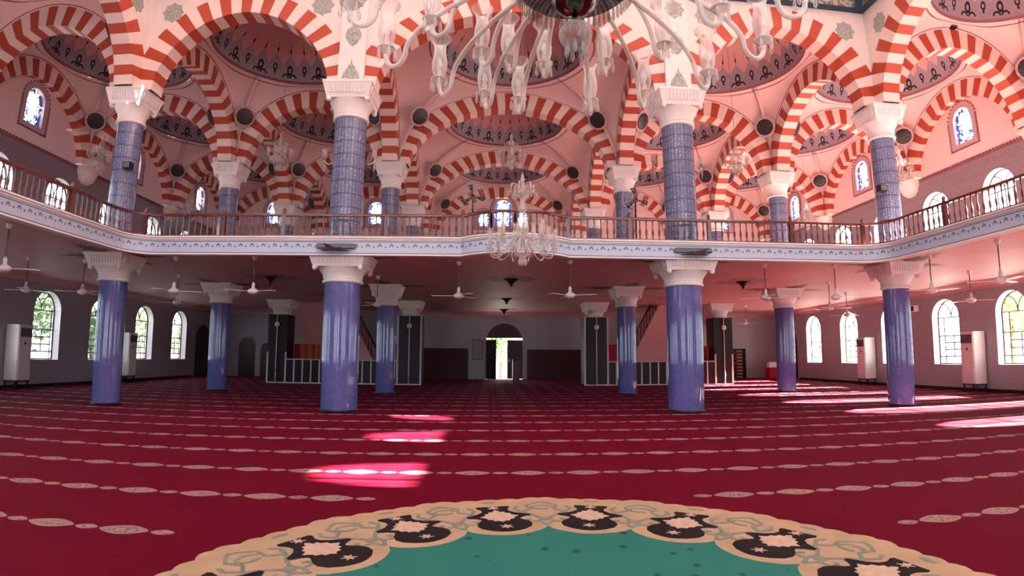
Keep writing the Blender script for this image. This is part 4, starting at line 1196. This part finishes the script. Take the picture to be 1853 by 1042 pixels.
for x, y, l in ((-12.9,16.1,'small chandelier in the far left aisle beside the left corner column'),(-7.03,16.13,'small chandelier under the left vault of the first row'),(0,16.13,'small chandelier under the central vault, above the larger one'),
  (7.03,16.13,'small chandelier under the right vault of the first row'),(12.87,16.13,'small chandelier in the far right aisle beside the right corner column'),
  (-12.87,21.97,'small chandelier low in the second vault of the far left aisle'),(12.87,21.97,'small chandelier low in the second vault of the far right aisle')):
    small_ch(x, y, 7.25 if y < 20 else 7.0, l)
# wall lamps on the thick gallery columns
for s, wh in ((-1,'left'),(1,'right')):
    for q, sd in ((-1,'outer' if s > 0 else 'outer'),(1,'')):
        x = s*4.12 + q*.42
        l = 'glass wall lamp on the %s thick gallery column, side facing the %s' % (wh, 'middle' if q*s < 0 else 'outer wall')
        r = thing('wall_lamp', l, 'wall lamp', (x,YS[1]+.05,6.05), 0 if q > 0 else pi, 'glass lamps on the gallery columns')
        part('bracket', MAT['brass'], r, lambda m: m.tube([(-.06,0,0),(.10,0,-.08),(.20,0,0),(.20,0,.08)],.015,6))
        part('glass_shade', MAT['cloudy'], r, lambda m: m.lathe([(.02,.08),(.06,.1),(.075,.18),(.05,.26),(.08,.32)],12,(.20,0,0),caps=False))
        part('pendant', MAT['cloudy'], r, lambda m: m.lathe([(0,-.02),(.03,-.08),(.02,-.2),(0,-.3)],8,(.20,0,0),caps=False))
# standing fans on the gallery
def stand_fan(x, y, h, label):
    r = thing('pedestal_fan', label, 'fan', (x,y,ZG1))
    part('pole', MAT['dark'], r, lambda m: m.tube([(0,0,.03),(0,0,h)],.025,8)); part('foot', MAT['dark'], r, lambda m: m.lathe([(.22,0),(.22,.03),(.03,.06)],18))
    part('motor', MAT['dark'], r, lambda m: m.lathe([(.0,-.02),(.07,0),(.08,.12),(.04,.2)],14,M=Matrix.Translation((0,-.02,h)) @ Matrix.Rotation(-pi/2,4,'X')))
    for k in range(3): part('blade', MAT['dark'], r, lambda m, k=k: m.add([(.05,0,-.03),(.34,-.03,-.08),(.36,.03,.07),(.05,.02,.03)],[(0,1,2,3)],0,M=Matrix.Translation((0,-.08,h)) @ Matrix.Rotation(2*pi*k/3+.3,4,'Y')))
    def cage(m):
        for rr in (.14,.28,.40): m.tube([(rr*cos(a),-.14,h+rr*sin(a)) for a in [2*pi*k/28 for k in range(29)]],.004,4)
        for k in range(20):
            a = 2*pi*k/20; m.tube([(.05*cos(a),-.16,h+.05*sin(a)),(.40*cos(a),-.12,h+.40*sin(a))],.003,4)
    part('guard', MAT['alu'], r, cage)
stand_fan(-1.14,16.2,2.05,'dark pedestal fan on the gallery, left of the central window')
stand_fan(3.5,15.2,1.75,'pedestal fan on the gallery between the inner right columns')

# ------------------------------------------------------------------ trees and a house outside
def leafball(seed, R, H, n):
    rnd = random.Random(seed); mb = MB()
    cl = [(rnd.uniform(-.6,.6)*R, rnd.uniform(-.6,.6)*R, H+rnd.uniform(-.5,.7)*R, rnd.uniform(.45,.7)*R) for _ in range(9)]
    for _ in range(n):
        x,y,z,r = rnd.choice(cl); d = Vector((rnd.gauss(0,1),rnd.gauss(0,1),rnd.gauss(0,1))).normalized()*r*rnd.uniform(.6,1)
        p = Vector((x,y,z))+d; s = rnd.uniform(.09,.18)
        M_ = Matrix.Translation(p) @ Matrix.Rotation(rnd.uniform(0,6.3),4,Vector((rnd.gauss(0,1),rnd.gauss(0,1),rnd.gauss(0,1))).normalized())
        mb.add([(-s,0,0),(0,-s*.5,.02),(s,0,0),(0,s*.5,.02)],[(0,1,2,3)],0,M=M_)
    return mb.mesh('crown', MAT['leaf'])
CRN = [leafball(3,1.7,2.6,1500), leafball(9,1.5,2.2,1300)]
mb = MB(); mb.tube([(0,0,-.3),(.05,0,.8),(0,.05,1.6),(.1,0,2.6)],[.16,.13,.11,.06],8); TRK = mb.mesh('trunk', MAT['bark'])
for k, (x, y, l) in enumerate(((-21.5,23.5,'green tree outside, seen through the left window nearest the camera'),(-21.8,28.5,'green tree outside, seen through the second left window'),(-22,33.5,'green tree outside, seen through the third left window'),
    (-22.5,39.5,'green tree outside, seen through the farthest left window'),(20.5,19.5,'green tree outside the right window nearest the camera'),(.2,38.5,'green tree outside, seen through the open entrance door'))):
    r = thing('tree', l, 'tree', (x,y,0), k*1.1, 'garden trees outside'); link('crown', CRN[k % 2], r); link('trunk', TRK, r)

# small dark speakers on the gallery columns and above the aisle arches
for x, y, z, l in ((-9.62,12.86,5.85,'small dark speaker on the gridded column at the left gallery corner'),(9.55,12.92,5.60,'small dark speaker on the gridded column at the right gallery corner'),
                   (12.75,12.93,10.72,'small dark box fixed above the crown of the far right aisle arch'),(-10.95,12.93,10.66,'small dark box fixed above the far left aisle arch')):
    q = thing('small_speaker', l, 'speaker', (x,y,z))
    part('case', MAT['dark'], q, lambda m: m.box(-.10,-.10,-.08,.10,.08,.08)); part('bracket', MAT['grey'], q, lambda m: m.box(-.03,.06,-.03,.03,.14,.03)); part('grille', MAT['grey'], q, lambda m: m.box(-.08,-.106,-.06,.08,-.10,.06))

# ------------------------------------------------------------------ light
w = bpy.data.worlds.new('sky'); SC.world = w; w.use_nodes = True
bg = w.node_tree.nodes['Background']; bg.inputs[0].default_value = (.78,.87,1.0,1); bg.inputs[1].default_value = 6.5
sun = bpy.data.lights.new('sun', 'SUN'); so = bpy.data.objects.new('sun', sun); COL.objects.link(so)
sun.energy = 180; sun.angle = radians(.6); sun.color = (1,.90,.76)
so.rotation_euler = Vector((-1,.012,-.385)).to_track_quat('-Z','Y').to_euler(); so.location = (30,30,20)
vs_ = SC.view_settings
vs_.view_transform = 'Standard'; vs_.look = 'None'; vs_.gamma = 1; vs_.use_curve_mapping = False; vs_.exposure = 0.40
SC.display_settings.display_device = 'sRGB'
cy = SC.cycles
cy.use_denoising = True; cy.max_bounces = 12; cy.diffuse_bounces = 8; cy.glossy_bounces = 3; cy.transmission_bounces = 4
cy.transparent_max_bounces = 16; cy.caustics_reflective = False; cy.caustics_refractive = False; cy.sample_clamp_indirect = 8
